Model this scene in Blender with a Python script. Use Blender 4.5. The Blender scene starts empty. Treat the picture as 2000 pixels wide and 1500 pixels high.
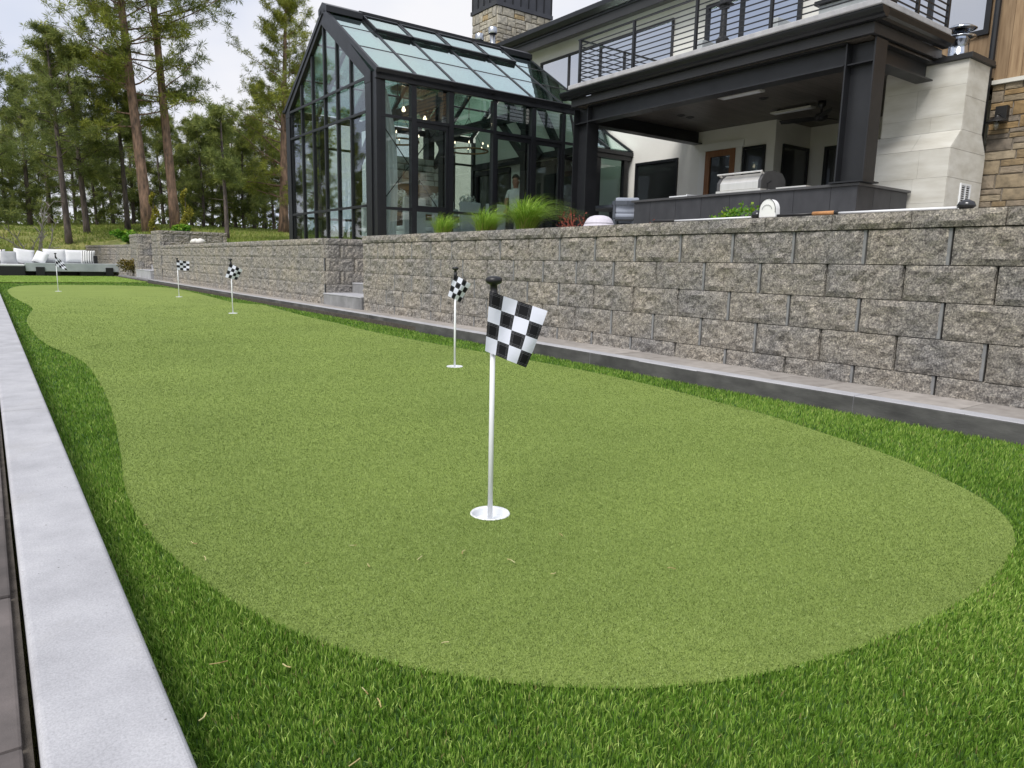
import bpy, bmesh, math, random
import numpy as np
from mathutils import Matrix, Vector

random.seed(7)
RNG = np.random.default_rng(7)
S = bpy.context.scene
COL = S.collection
R = math.radians

# ------------------------------------------------------------------ camera, sky, sun, exposure
H = 0.75
cam_d = bpy.data.cameras.new('camera')
cam = bpy.data.objects.new('camera', cam_d)
COL.objects.link(cam)
cam_d.sensor_width = 36.0
cam_d.lens = 1380.0 / 2000.0 * 36.0
cam_d.clip_start = 0.02
cam_d.clip_end = 5000.0
cr = (0.80526515, -0.59254107, 0.02105040)
cd = (-0.08192222, -0.14635494, -0.98583415)
cf = (0.58722806, 0.79213339, -0.16639682)
cam.matrix_world = Matrix(((cr[0], -cd[0], -cf[0], 0), (cr[1], -cd[1], -cf[1], 0), (cr[2], -cd[2], -cf[2], H), (0, 0, 0, 1)))
S.camera = cam

SUN_ELEV, SUN_AZ = R(50), R(248)      # azimuth measured clockwise from +Y: the sun stands over the pool side, behind the camera's left
world = bpy.data.worlds.new('World')
S.world = world
world.use_nodes = True
wn, wl = world.node_tree.nodes, world.node_tree.links
bg = wn['Background']
sky = wn.new('ShaderNodeTexSky')
sky.sky_type = 'NISHITA'
sky.sun_disc = False
sky.sun_elevation = SUN_ELEV
sky.sun_rotation = SUN_AZ
tc = wn.new('ShaderNodeTexCoord')
mp = wn.new('ShaderNodeMapping')
mp.inputs['Scale'].default_value = (1.0, 1.0, 2.2)
mp.inputs['Rotation'].default_value = (0.0, 0.0, 0.6)
n1 = wn.new('ShaderNodeTexNoise'); n1.inputs['Scale'].default_value = 1.5; n1.inputs['Detail'].default_value = 5; n1.inputs['Roughness'].default_value = 0.5
n2 = wn.new('ShaderNodeTexNoise'); n2.inputs['Scale'].default_value = 2.3; n2.inputs['Detail'].default_value = 4
r1 = wn.new('ShaderNodeValToRGB')
r1.color_ramp.elements[0].position = 0.30; r1.color_ramp.elements[0].color = (0.72, 0.72, 0.72, 1)
r1.color_ramp.elements[1].position = 0.58; r1.color_ramp.elements[1].color = (1, 1, 1, 1)
r2 = wn.new('ShaderNodeValToRGB')
r2.color_ramp.elements[0].position = 0.36; r2.color_ramp.elements[0].color = (4.7, 5.2, 6.5, 1)
r2.color_ramp.elements[1].position = 0.62; r2.color_ramp.elements[1].color = (6.9, 6.9, 7.15, 1)
mixw = wn.new('ShaderNodeMix'); mixw.data_type = 'RGBA'
wl.new(tc.outputs['Generated'], mp.inputs['Vector'])
wl.new(mp.outputs['Vector'], n1.inputs['Vector']); wl.new(mp.outputs['Vector'], n2.inputs['Vector'])
wl.new(n1.outputs['Fac'], r1.inputs['Fac']); wl.new(n2.outputs['Fac'], r2.inputs['Fac'])
wl.new(r1.outputs['Color'], mixw.inputs['Factor'])
wl.new(sky.outputs['Color'], mixw.inputs['A']); wl.new(r2.outputs['Color'], mixw.inputs['B'])
wl.new(mixw.outputs['Result'], bg.inputs['Color'])
bg.inputs['Strength'].default_value = 0.1

sun_d = bpy.data.lights.new('sun', 'SUN')
sun_d.energy = 2.2
sun_d.angle = R(28)
sun_d.color = (1.0, 0.96, 0.90)
sun = bpy.data.objects.new('sun', sun_d)
COL.objects.link(sun)
sdir = Vector((math.sin(SUN_AZ) * math.cos(SUN_ELEV), math.cos(SUN_AZ) * math.cos(SUN_ELEV), math.sin(SUN_ELEV)))
sun.rotation_euler = sdir.to_track_quat('Z', 'Y').to_euler()
sun.location = sdir * 60

S.render.engine = 'CYCLES'
S.cycles.max_bounces = 8
S.cycles.transparent_max_bounces = 24
S.cycles.use_denoising = True
S.view_settings.view_transform = 'Standard'
S.view_settings.look = 'None'
S.view_settings.gamma = 1.0
S.view_settings.exposure = 0.45
S.view_settings.use_curve_mapping = False

# ------------------------------------------------------------------ object helpers
WM = {}
def reg(o, parent, w):
    COL.objects.link(o)
    WM[o] = w
    if parent is not None:
        o.parent = parent
        o.matrix_parent_inverse = WM[parent].inverted()
    o.matrix_basis = w
    return o

def tag(o, label=None, cat=None, group=None, kind=None):
    if label: o['label'] = label
    if cat: o['category'] = cat
    if group: o['group'] = group
    if kind: o['kind'] = kind
    return o

def empty(name, loc, label, cat, group=None):
    o = bpy.data.objects.new(name, None)
    o.empty_display_size = 0.2
    reg(o, None, Matrix.Translation(loc))
    return tag(o, label, cat, group)

def obj(name, me, parent=None, w=None):
    return reg(bpy.data.objects.new(name, me), parent, w if w is not None else Matrix.Identity(4))

def mesh(name, verts, faces, mat, smooth=False):
    me = bpy.data.meshes.new(name)
    me.from_pydata([tuple(v) for v in verts], [], faces)
    if mat is not None: me.materials.append(mat)
    if smooth: me.shade_smooth()
    me.update()
    return me

def npmesh(name, V, F, mat, tone=None, smooth=False):
    """fast mesh of triangles only; V (n,3), F (m,3), tone per vertex"""
    me = bpy.data.meshes.new(name)
    V = np.asarray(V, dtype=np.float32); F = np.asarray(F, dtype=np.int32)
    me.vertices.add(len(V)); me.vertices.foreach_set('co', V.ravel())
    me.loops.add(F.size); me.loops.foreach_set('vertex_index', F.ravel())
    me.polygons.add(len(F))
    me.polygons.foreach_set('loop_start', np.arange(0, F.size, 3, dtype=np.int32))
    me.polygons.foreach_set('use_smooth', np.full(len(F), smooth))
    if mat is not None: me.materials.append(mat)
    me.update(calc_edges=True)
    if tone is not None:
        a = me.attributes.new('tone', 'FLOAT', 'POINT')
        a.data.foreach_set('value', np.asarray(tone, dtype=np.float32))
    return me

CUBES = {}
def cube_mesh(mat):
    if mat.name not in CUBES:
        v = [(-.5,-.5,-.5),(.5,-.5,-.5),(.5,.5,-.5),(-.5,.5,-.5),(-.5,-.5,.5),(.5,-.5,.5),(.5,.5,.5),(-.5,.5,.5)]
        f = [(0,3,2,1),(4,5,6,7),(0,1,5,4),(1,2,6,5),(2,3,7,6),(3,0,4,7)]
        CUBES[mat.name] = mesh('box_' + mat.name, v, f, mat)
    return CUBES[mat.name]

def box(name, mat, parent, x0, x1, y0, y1, z0, z1):
    w = Matrix.Translation(((x0+x1)/2, (y0+y1)/2, (z0+z1)/2)) @ Matrix.Diagonal((abs(x1-x0), abs(y1-y0), abs(z1-z0), 1))
    return obj(name, cube_mesh(mat), parent, w)

def frame_of(p0, p1, up=(0, 0, 1)):
    p0, p1 = Vector(p0), Vector(p1)
    x = (p1 - p0).normalized()
    u = Vector(up)
    if abs(x.dot(u)) > .98: u = Vector((1, 0, 0)) if abs(x.x) < .9 else Vector((0, 1, 0))
    y = u.cross(x).normalized()
    z = x.cross(y)
    return x, y, z

def bar(name, mat, parent, p0, p1, wd, ht, up=(0, 0, 1)):
    """straight bar from p0 to p1, wd across, ht along 'up'"""
    x, y, z = frame_of(p0, p1, up)
    c = (Vector(p0) + Vector(p1)) / 2
    L = (Vector(p1) - Vector(p0)).length
    w = Matrix(((x.x*L, y.x*wd, z.x*ht, c.x), (x.y*L, y.y*wd, z.y*ht, c.y), (x.z*L, y.z*wd, z.z*ht, c.z), (0, 0, 0, 1)))
    return obj(name, cube_mesh(mat), parent, w)

class MB:
    def __init__(s): s.v = []; s.f = []
    def add(s, v, f):
        n = len(s.v); s.v += [tuple(p) for p in v]; s.f += [tuple(i + n for i in q) for q in f]; return s
    def box(s, x0, x1, y0, y1, z0, z1):
        v = [(x0,y0,z0),(x1,y0,z0),(x1,y1,z0),(x0,y1,z0),(x0,y0,z1),(x1,y0,z1),(x1,y1,z1),(x0,y1,z1)]
        return s.add(v, [(0,3,2,1),(4,5,6,7),(0,1,5,4),(1,2,6,5),(2,3,7,6),(3,0,4,7)])
    def tube(s, pts, rad, n=8, cap=True):
        pts = [Vector(p) for p in pts]
        if not hasattr(rad, '__len__'): rad = [rad] * len(pts)
        rings = []
        for i, p in enumerate(pts):
            a = pts[max(i-1, 0)]; b = pts[min(i+1, len(pts)-1)]
            x, y, z = frame_of(a, b)
            rings.append([p + (y*math.cos(2*math.pi*k/n) + z*math.sin(2*math.pi*k/n))*rad[i] for k in range(n)])
        v = [q for r in rings for q in r]; f = []
        for i in range(len(pts)-1):
            for k in range(n):
                f.append((i*n+k, i*n+(k+1) % n, (i+1)*n+(k+1) % n, (i+1)*n+k))
        if cap:
            f.append(tuple(range(n-1, -1, -1))); f.append(tuple((len(pts)-1)*n + k for k in range(n)))
        return s.add(v, f)
    def lathe(s, prof, c=(0, 0, 0), n=20):
        v = []; f = []
        for r, z in prof:
            for k in range(n):
                a = 2*math.pi*k/n; v.append((c[0]+r*math.cos(a), c[1]+r*math.sin(a), c[2]+z))
        m = len(prof)
        for i in range(m-1):
            for k in range(n):
                f.append((i*n+k, i*n+(k+1) % n, (i+1)*n+(k+1) % n, (i+1)*n+k))
        return s.add(v, f)
    def prism(s, poly, ext):
        """poly: list of 3-D points, ext: extrusion vector"""
        n = len(poly); e = Vector(ext)
        v = [Vector(p) for p in poly] + [Vector(p) + e for p in poly]
        f = [tuple(range(n-1, -1, -1)), tuple(range(n, 2*n))] + [(i, (i+1) % n, n+(i+1) % n, n+i) for i in range(n)]
        return s.add(v, f)
    def build(s, name, mat, parent=None, w=None, smooth=False, bevel=0, seg=2, recalc=True):
        me = mesh(name, s.v, s.f, mat)
        if bevel or recalc:
            bm = bmesh.new(); bm.from_mesh(me)
            bmesh.ops.recalc_face_normals(bm, faces=bm.faces)
            if bevel: bmesh.ops.bevel(bm, geom=list(bm.edges), offset=bevel, segments=seg, affect='EDGES', profile=.6, clamp_overlap=True)
            bm.to_mesh(me); bm.free()
        if smooth: me.shade_smooth()
        return obj(name, me, parent, w)

def bbox(name, mat, parent, x0, x1, y0, y1, z0, z1, bev=.006):
    return MB().box(x0, x1, y0, y1, z0, z1).build(name, mat, parent, bevel=bev)

def copy_thing(root, dloc, rotz=0.0):
    """copy of a thing with its parts and their sub-parts, moved by dloc from the source and turned about its own base"""
    r = root.copy(); COL.objects.link(r)
    w = WM[root]
    nw = Matrix.Translation(Vector(dloc)) @ w @ Matrix.Rotation(rotz, 4, 'Z')
    r.matrix_basis = nw; WM[r] = nw
    def down(src, dst):
        for ch in list(src.children):
            c = ch.copy(); COL.objects.link(c); c.parent = dst; c.matrix_parent_inverse = ch.matrix_parent_inverse.copy()
            WM[c] = nw @ w.inverted() @ WM[ch]
            down(ch, c)
    down(root, r)
    return r

# ------------------------------------------------------------------ materials
def nodes(name):
    m = bpy.data.materials.new(name); m.use_nodes = True
    nt = m.node_tree
    return m, nt.nodes, nt.links, nt.nodes['Principled BSDF']

def ramp(nd, stops):
    r = nd.new('ShaderNodeValToRGB'); e = r.color_ramp.elements
    while len(e) < len(stops): e.new(0.5)
    for i, (p, c) in enumerate(stops):
        e[i].position = p; e[i].color = (c[0], c[1], c[2], 1)
    return r

def noise(nd, lk, scale, detail=5, rough=.55, stretch=None, coord=None):
    t = nd.new('ShaderNodeTexNoise'); t.inputs['Scale'].default_value = scale
    t.inputs['Detail'].default_value = detail; t.inputs['Roughness'].default_value = rough
    g = coord if coord is not None else nd.new('ShaderNodeNewGeometry').outputs['Position']
    if stretch:
        mpn = nd.new('ShaderNodeMapping'); mpn.inputs['Scale'].default_value = stretch
        lk.new(g, mpn.inputs['Vector']); g = mpn.outputs['Vector']
    lk.new(g, t.inputs['Vector'])
    return t

def mixc(nd, lk, a, b, fac, mode='MIX'):
    m = nd.new('ShaderNodeMix'); m.data_type = 'RGBA'; m.blend_type = mode
    for k, v in (('A', a), ('B', b)):
        if isinstance(v, tuple): m.inputs[k].default_value = (v[0], v[1], v[2], 1)
        else: lk.new(v, m.inputs[k])
    if isinstance(fac, (int, float)): m.inputs['Factor'].default_value = fac
    else: lk.new(fac, m.inputs['Factor'])
    return m.outputs['Result']

def mat(name, c, c2=None, scale=4, detail=6, rough=.6, metal=0.0, bump=0.0, bscale=40, bdist=.004, rand=0.0, stretch=None,
        spec=.5, rvar=0.0, dirt=None, dscale=1.2):
    m, nd, lk, p = nodes(name)
    p.inputs['Roughness'].default_value = rough
    p.inputs['Metallic'].default_value = metal
    p.inputs['Specular IOR Level'].default_value = spec
    if c2 is None: c2 = tuple(min(1, x*1.18) for x in c); c = tuple(x*.88 for x in c)
    nz = noise(nd, lk, scale, detail, stretch=stretch)
    col = ramp(nd, [(.32, c), (.68, c2)]); lk.new(nz.outputs['Fac'], col.inputs['Fac'])
    out = col.outputs['Color']
    if dirt:
        dz = noise(nd, lk, dscale, 4); dr = ramp(nd, [(.45, (0, 0, 0)), (.75, (1, 1, 1))]); lk.new(dz.outputs['Fac'], dr.inputs['Fac'])
        out = mixc(nd, lk, out, dirt, dr.outputs['Color'])
    if rand:
        oi = nd.new('ShaderNodeObjectInfo')
        mr = nd.new('ShaderNodeMapRange'); mr.inputs['To Min'].default_value = 1-rand; mr.inputs['To Max'].default_value = 1+rand
        lk.new(oi.outputs['Random'], mr.inputs['Value'])
        cb = nd.new('ShaderNodeCombineColor')
        for k in range(3): lk.new(mr.outputs['Result'], cb.inputs[k])
        out = mixc(nd, lk, out, cb.outputs['Color'], 1.0, 'MULTIPLY')
    lk.new(out, p.inputs['Base Color'])
    if rvar:
        rz = noise(nd, lk, scale*2.3, 4); rr = nd.new('ShaderNodeMapRange')
        rr.inputs['To Min'].default_value = max(.02, rough-rvar); rr.inputs['To Max'].default_value = min(1, rough+rvar)
        lk.new(rz.outputs['Fac'], rr.inputs['Value']); lk.new(rr.outputs['Result'], p.inputs['Roughness'])
    if bump:
        bz = noise(nd, lk, bscale, 6, .65, stretch=stretch)
        b = nd.new('ShaderNodeBump'); b.inputs['Strength'].default_value = bump; b.inputs['Distance'].default_value = bdist
        lk.new(bz.outputs['Fac'], b.inputs['Height']); lk.new(b.outputs['Normal'], p.inputs['Normal'])
    return m

def stone_mat(name, palette, bump=.6, bscale=60, bdist=.006, scale=9):
    """each piece takes its own colour from the palette"""
    m, nd, lk, p = nodes(name)
    p.inputs['Roughness'].default_value = .85; p.inputs['Specular IOR Level'].default_value = .25
    oi = nd.new('ShaderNodeObjectInfo')
    n = len(palette)
    r = ramp(nd, [((i+.5)/n, c) for i, c in enumerate(palette)]); r.color_ramp.interpolation = 'CONSTANT'
    for i in range(n): r.color_ramp.elements[i].position = i/n
    lk.new(oi.outputs['Random'], r.inputs['Fac'])
    nz = noise(nd, lk, scale, 7, .6)
    v = ramp(nd, [(.3, (.62, .62, .62)), (.7, (1.2, 1.18, 1.15))]); lk.new(nz.outputs['Fac'], v.inputs['Fac'])
    lk.new(mixc(nd, lk, r.outputs['Color'], v.outputs['Color'], 1.0, 'MULTIPLY'), p.inputs['Base Color'])
    bz = noise(nd, lk, bscale, 8, .7)
    b = nd.new('ShaderNodeBump'); b.inputs['Strength'].default_value = bump; b.inputs['Distance'].default_value = bdist
    lk.new(bz.outputs['Fac'], b.inputs['Height']); lk.new(b.outputs['Normal'], p.inputs['Normal'])
    return m

def block_mat():
    m, nd, lk, p = nodes('split_face_block')
    p.inputs['Roughness'].default_value = .93; p.inputs['Specular IOR Level'].default_value = .2
    oi = nd.new('ShaderNodeObjectInfo')
    big = noise(nd, lk, 3.1, 4, .5)
    hue = ramp(nd, [(.34, (.320, .312, .304)), (.50, (.372, .354, .329)), (.66, (.415, .386, .345))])
    lk.new(big.outputs['Fac'], hue.inputs['Fac'])
    mid = noise(nd, lk, 27, 8, .72, stretch=(1, 1, 1.5))
    sp = ramp(nd, [(.33, (.34, .33, .34)), (.45, (.78, .77, .77)), (.57, (1.10, 1.09, 1.07)), (.70, (1.6, 1.56, 1.48))])
    lk.new(mid.outputs['Fac'], sp.inputs['Fac'])
    col = mixc(nd, lk, hue.outputs['Color'], sp.outputs['Color'], 1.0, 'MULTIPLY')
    fine = noise(nd, lk, 105, 4, .7)
    fr = ramp(nd, [(.36, (.48, .48, .49)), (.53, (1.02, 1.01, 1.0)), (.68, (1.9, 1.84, 1.74))]); lk.new(fine.outputs['Fac'], fr.inputs['Fac'])
    col = mixc(nd, lk, col, fr.outputs['Color'], 1.0, 'MULTIPLY')
    tint = ramp(nd, [(0, (.95, .955, .97)), (.5, (1.0, .995, .985)), (1, (1.05, 1.035, 1.0))]); lk.new(oi.outputs['Random'], tint.inputs['Fac'])
    lk.new(mixc(nd, lk, col, tint.outputs['Color'], 1.0, 'MULTIPLY'), p.inputs['Base Color'])
    ch = noise(nd, lk, 26, 8, .7)
    b1 = nd.new('ShaderNodeBump'); b1.inputs['Strength'].default_value = 1.0; b1.inputs['Distance'].default_value = .034
    lk.new(ch.outputs['Fac'], b1.inputs['Height'])
    b2 = nd.new('ShaderNodeBump'); b2.inputs['Strength'].default_value = .9; b2.inputs['Distance'].default_value = .007
    lk.new(fine.outputs['Fac'], b2.inputs['Height']); lk.new(b1.outputs['Normal'], b2.inputs['Normal'])
    lk.new(b2.outputs['Normal'], p.inputs['Normal'])
    return m

def leaf_mat(name, dark, mid, light, rough=.5, trans=.25, spec=.3, thatch=None):
    """blades, needles and leaves; colour follows each blade's own tone"""
    m, nd, lk, p = nodes(name)
    at = nd.new('ShaderNodeAttribute'); at.attribute_name = 'tone'
    r = ramp(nd, ([(0.0, thatch), (.035, thatch), (.04, dark)] if thatch else [(0.0, dark)])+[(.5, mid), (1.0, light)]); lk.new(at.outputs['Fac'], r.inputs['Fac'])
    lk.new(r.outputs['Color'], p.inputs['Base Color'])
    p.inputs['Roughness'].default_value = rough; p.inputs['Specular IOR Level'].default_value = spec
    if trans:
        t = nd.new('ShaderNodeBsdfTranslucent'); lk.new(r.outputs['Color'], t.inputs['Color'])
        mx = nd.new('ShaderNodeMixShader'); mx.inputs[0].default_value = trans
        lk.new(p.outputs[0], mx.inputs[1]); lk.new(t.outputs[0], mx.inputs[2])
        lk.new(mx.outputs[0], nd['Material Output'].inputs['Surface'])
    return m

def schlick(nd, lk):
    """surface reflectance of thin glass, the same from either side"""
    g = nd.new('ShaderNodeNewGeometry'); d = nd.new('ShaderNodeVectorMath'); d.operation = 'DOT_PRODUCT'
    lk.new(g.outputs['Incoming'], d.inputs[0]); lk.new(g.outputs['Normal'], d.inputs[1])
    def mt(op, a, b=None):
        n = nd.new('ShaderNodeMath'); n.operation = op
        for i, v in enumerate((a, b)):
            if v is None: continue
            if isinstance(v, (int, float)): n.inputs[i].default_value = v
            else: lk.new(v, n.inputs[i])
        return n.outputs[0]
    p = mt('POWER', mt('SUBTRACT', 1.0, mt('ABSOLUTE', d.outputs['Value'])), 5.0)
    return mt('ADD', mt('MULTIPLY', p, .96), .04)

def glass_mat(name, tint, refl=1.0, base=0.0, coat=(1, 1, 1)):
    m, nd, lk, p = nodes(name); nd.remove(p)
    t = nd.new('ShaderNodeBsdfTransparent'); t.inputs['Color'].default_value = (*tint, 1)
    g = nd.new('ShaderNodeBsdfGlossy'); g.inputs['Roughness'].default_value = 0.012; g.inputs['Color'].default_value = (*coat, 1)
    nz = noise(nd, lk, .9, 2); b = nd.new('ShaderNodeBump'); b.inputs['Strength'].default_value = .12; b.inputs['Distance'].default_value = .02
    lk.new(nz.outputs['Fac'], b.inputs['Height']); lk.new(b.outputs['Normal'], g.inputs['Normal'])
    ma = nd.new('ShaderNodeMath'); ma.operation = 'MULTIPLY_ADD'; ma.inputs[1].default_value = refl; ma.inputs[2].default_value = base; ma.use_clamp = True
    lk.new(schlick(nd, lk), ma.inputs[0])
    mx = nd.new('ShaderNodeMixShader')
    lk.new(ma.outputs[0], mx.inputs[0]); lk.new(t.outputs[0], mx.inputs[1]); lk.new(g.outputs[0], mx.inputs[2])
    lk.new(mx.outputs[0], nd['Material Output'].inputs['Surface'])
    return m

def mirror_glass(name, inner, base=.45):
    """coated window glass over an unlit room"""
    m, nd, lk, p = nodes(name)
    p.inputs['Base Color'].default_value = (*inner, 1); p.inputs['Roughness'].default_value = .3
    g = nd.new('ShaderNodeBsdfGlossy'); g.inputs['Roughness'].default_value = .01; g.inputs['Color'].default_value = (.92, .95, 1, 1)
    nz = noise(nd, lk, .7, 2); b = nd.new('ShaderNodeBump'); b.inputs['Strength'].default_value = .15; b.inputs['Distance'].default_value = .02
    lk.new(nz.outputs['Fac'], b.inputs['Height']); lk.new(b.outputs['Normal'], g.inputs['Normal'])
    f = nd.new('ShaderNodeFresnel'); f.inputs['IOR'].default_value = 1.5
    ma = nd.new('ShaderNodeMath'); ma.operation = 'ADD'; ma.inputs[1].default_value = base; ma.use_clamp = True
    lk.new(f.outputs[0], ma.inputs[0])
    mx = nd.new('ShaderNodeMixShader')
    lk.new(ma.outputs[0], mx.inputs[0]); lk.new(p.outputs[0], mx.inputs[1]); lk.new(g.outputs[0], mx.inputs[2])
    lk.new(mx.outputs[0], nd['Material Output'].inputs['Surface'])
    return m

def kerb_mat():
    """cast concrete: cloudy paste, fine sand grain, pin holes and a few rusty or pale stains"""
    m, nd, lk, p = nodes('cast_concrete')
    p.inputs['Roughness'].default_value = .82; p.inputs['Specular IOR Level'].default_value = .3
    a = noise(nd, lk, 5.5, 8, .6); r = ramp(nd, [(.30, (.365, .365, .385)), (.52, (.445, .445, .468)), (.72, (.510, .510, .530))]); lk.new(a.outputs['Fac'], r.inputs['Fac'])
    g = noise(nd, lk, 260, 3, .7); gr_ = ramp(nd, [(.30, (.80, .80, .80)), (.55, (1.0, 1.0, 1.0)), (.75, (1.12, 1.12, 1.12))]); lk.new(g.outputs['Fac'], gr_.inputs['Fac'])
    col = mixc(nd, lk, r.outputs['Color'], gr_.outputs['Color'], 1.0, 'MULTIPLY')
    st = noise(nd, lk, 2.1, 5, .65); sr = ramp(nd, [(.56, (0, 0, 0)), (.74, (.55, .55, .55))]); lk.new(st.outputs['Fac'], sr.inputs['Fac'])
    col = mixc(nd, lk, col, (.32, .31, .30), sr.outputs['Color'])
    vo = nd.new('ShaderNodeTexVoronoi'); vo.inputs['Scale'].default_value = 46; lk.new(nd.new('ShaderNodeNewGeometry').outputs['Position'], vo.inputs['Vector'])
    pr = ramp(nd, [(.0, (1, 1, 1)), (.075, (1, 1, 1)), (.12, (0, 0, 0))]); lk.new(vo.outputs['Distance'], pr.inputs['Fac'])
    pk = noise(nd, lk, 7, 2); pm = ramp(nd, [(.52, (0, 0, 0)), (.60, (1, 1, 1))]); lk.new(pk.outputs['Fac'], pm.inputs['Fac'])
    pit = mixc(nd, lk, pr.outputs['Color'], pm.outputs['Color'], 1.0, 'MULTIPLY')
    lk.new(mixc(nd, lk, col, (.15, .145, .14), pit), p.inputs['Base Color'])
    b = nd.new('ShaderNodeBump'); b.inputs['Strength'].default_value = .35; b.inputs['Distance'].default_value = .002
    lk.new(g.outputs['Fac'], b.inputs['Height']); lk.new(b.outputs['Normal'], p.inputs['Normal'])
    return m

M = {}
M['block'] = block_mat()
M['joint'] = mat('block_backing', (.16, .155, .15), rough=.95, bump=.3)
M['kerb'] = kerb_mat()
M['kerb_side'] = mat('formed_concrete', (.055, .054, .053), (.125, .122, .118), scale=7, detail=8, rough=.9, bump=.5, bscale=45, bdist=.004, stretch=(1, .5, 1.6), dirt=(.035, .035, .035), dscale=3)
M['step'] = mat('step_concrete', (.19, .19, .195), (.30, .30, .305), scale=5, detail=8, rough=.85, bump=.3, bscale=70, bdist=.002, dirt=(.12, .12, .125), dscale=2.4)
M['paver'] = mat('tumbled_paver', (.285, .26, .24), (.395, .365, .34), scale=11, detail=7, rough=.9, bump=.4, bscale=80, bdist=.003, rand=.14)
M['paver_dark'] = mat('wet_paver', (.085, .075, .072), (.145, .125, .12), scale=9, detail=7, rough=.85, bump=.4, bscale=90, bdist=.003, rand=.22)
M['soil'] = mat('soil', (.05, .042, .035), (.10, .085, .07), scale=20, detail=8, rough=1, bump=.8, bscale=60, bdist=.01)
M['steel'] = mat('black_steel', (.010, .011, .0135), (.016, .017, .020), scale=3, rough=.42, bump=.05, bscale=30, bdist=.001, rvar=.1)
M['alum'] = mat('black_aluminium', (.006, .007, .009), (.010, .011, .014), scale=3, rough=.36, rvar=.08)
M['fascia'] = mat('bronze_fascia', (.024, .024, .026), (.033, .033, .035), scale=2, rough=.5, rvar=.1)
M['soffit'] = mat('soffit_metal', (.13, .125, .12), (.16, .155, .15), scale=2, rough=.6)
M['stucco'] = mat('white_stucco', (.70, .69, .65), (.78, .77, .73), scale=1.3, detail=5, rough=.92, bump=.25, bscale=160, bdist=.002)
M['drywall'] = mat('white_wall', (.74, .74, .72), (.79, .79, .77), scale=1, rough=.9)
M['lime'] = mat('limestone', (.52, .50, .44), (.68, .67, .62), scale=3.0, detail=8, rough=.8, bump=.2, bscale=50, bdist=.002, rand=.025, stretch=(1, .55, 2.4))
M['mortar'] = mat('mortar', (.23, .20, .165), rough=.95, bump=.3, bscale=90)
M['veneer'] = stone_mat('field_stone', [(.25, .19, .115), (.29, .235, .16), (.235, .20, .16), (.31, .215, .11), (.21, .18, .145), (.34, .285, .205), (.27, .225, .17)])
M['chimstone'] = stone_mat('pale_stone', [(.40, .37, .30), (.46, .43, .36), (.37, .35, .31), (.44, .34, .20), (.50, .47, .40), (.39, .36, .30)])
M['hearth'] = stone_mat('hearth_stone', [(.56, .57, .55), (.62, .62, .60), (.50, .52, .51), (.68, .68, .65)])
M['cedar'] = mat('cedar_boards', (.20, .125, .065), (.36, .25, .145), scale=5, detail=8, rough=.7, bump=.3, bscale=30, bdist=.003, stretch=(4, 4, .35), rand=.14)
M['ceil'] = mat('ceiling_boards', (.075, .066, .058), (.12, .105, .093), scale=6, detail=6, rough=.42, stretch=(.4, 4, 1), rand=.12)
M['oak'] = mat('oak', (.20, .11, .045), (.32, .19, .085), scale=6, detail=7, rough=.55, stretch=(.4, 4, 4))
M['doorwood'] = mat('door_wood', (.20, .085, .035), (.29, .135, .06), scale=6, detail=7, rough=.5, stretch=(4, 4, .4))
M['slate'] = mat('slate_panel', (.030, .031, .036), (.048, .049, .055), scale=6, detail=7, rough=.5, bump=.1, bscale=40, rand=.12, stretch=(1, 1, .5))
M['slate_top'] = mat('slate_top', (.055, .055, .058), (.075, .075, .078), scale=8, rough=.4)
M['inox'] = mat('stainless', (.80, .79, .76), (.88, .87, .84), scale=3, rough=.42, metal=.75, stretch=(1, 8, 1), rvar=.06)
M['inox_side'] = mat('cast_grey', (.11, .11, .115), (.14, .14, .145), scale=4, rough=.45, metal=.6)
M['chrome'] = mat('polished_flue', (.62, .66, .72), (.68, .72, .78), scale=2, rough=.12, metal=1.0)
M['galv'] = mat('galvanised', (.46, .49, .53), (.60, .62, .65), scale=14, rough=.34, metal=1.0)
M['roofing'] = mat('seam_metal', (.045, .047, .055), (.065, .067, .076), scale=3, rough=.4, metal=.3, rand=.08)
M['white'] = mat('white_plastic', (.74, .76, .78), (.80, .82, .84), scale=3, rough=.4)
M['black'] = mat('black_plastic', (.012, .012, .013), rough=.4)
M['shaft'] = mat('white_shaft', (.80, .81, .84), (.85, .86, .88), scale=3, rough=.25)
M['grip'] = mat('black_grip', (.02, .02, .022), rough=.7, bump=.3, bscale=300, bdist=.001)
M['tangrip'] = mat('tan_grip', (.42, .19, .07), (.55, .28, .12), scale=60, rough=.75)
M['clubhead'] = mat('club_head', (.05, .052, .056), (.09, .09, .095), scale=10, rough=.2, metal=.7)
M['cover'] = mat('head_cover', (.82, .82, .82), (.86, .86, .85), scale=6, rough=.6)
M['slab'] = mat('sofa_concrete', (.33, .36, .37), (.47, .50, .51), scale=2.6, detail=7, rough=.65, bump=.1, bscale=60)
M['cushion'] = mat('white_cushion', (.74, .74, .76), (.80, .80, .82), scale=8, rough=.95, bump=.3, bscale=14, bdist=.015)
M['greycush'] = mat('grey_cushion', (.36, .37, .39), (.43, .44, .46), scale=8, rough=.95, bump=.3, bscale=14, bdist=.015)
M['bluecush'] = mat('blue_cushion', (.30, .33, .40), (.36, .39, .46), scale=40, rough=.95)
M['stool'] = mat('stool_frame', (.055, .065, .085), (.075, .085, .105), scale=5, rough=.5)
M['slip'] = mat('slip_cover', (.60, .64, .66), (.68, .72, .74), scale=4, rough=.95)
M['reflection_sheet'] = mat('reflection_white', (.80, .82, .86), (.86, .88, .90), scale=4, rough=.95)  # white of the added sheet that imitates a reflection in the glass
M['hat'] = mat('lilac_hat', (.54, .51, .57), (.62, .59, .65), scale=40, rough=.95, bump=.3, bscale=60, bdist=.003)
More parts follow.
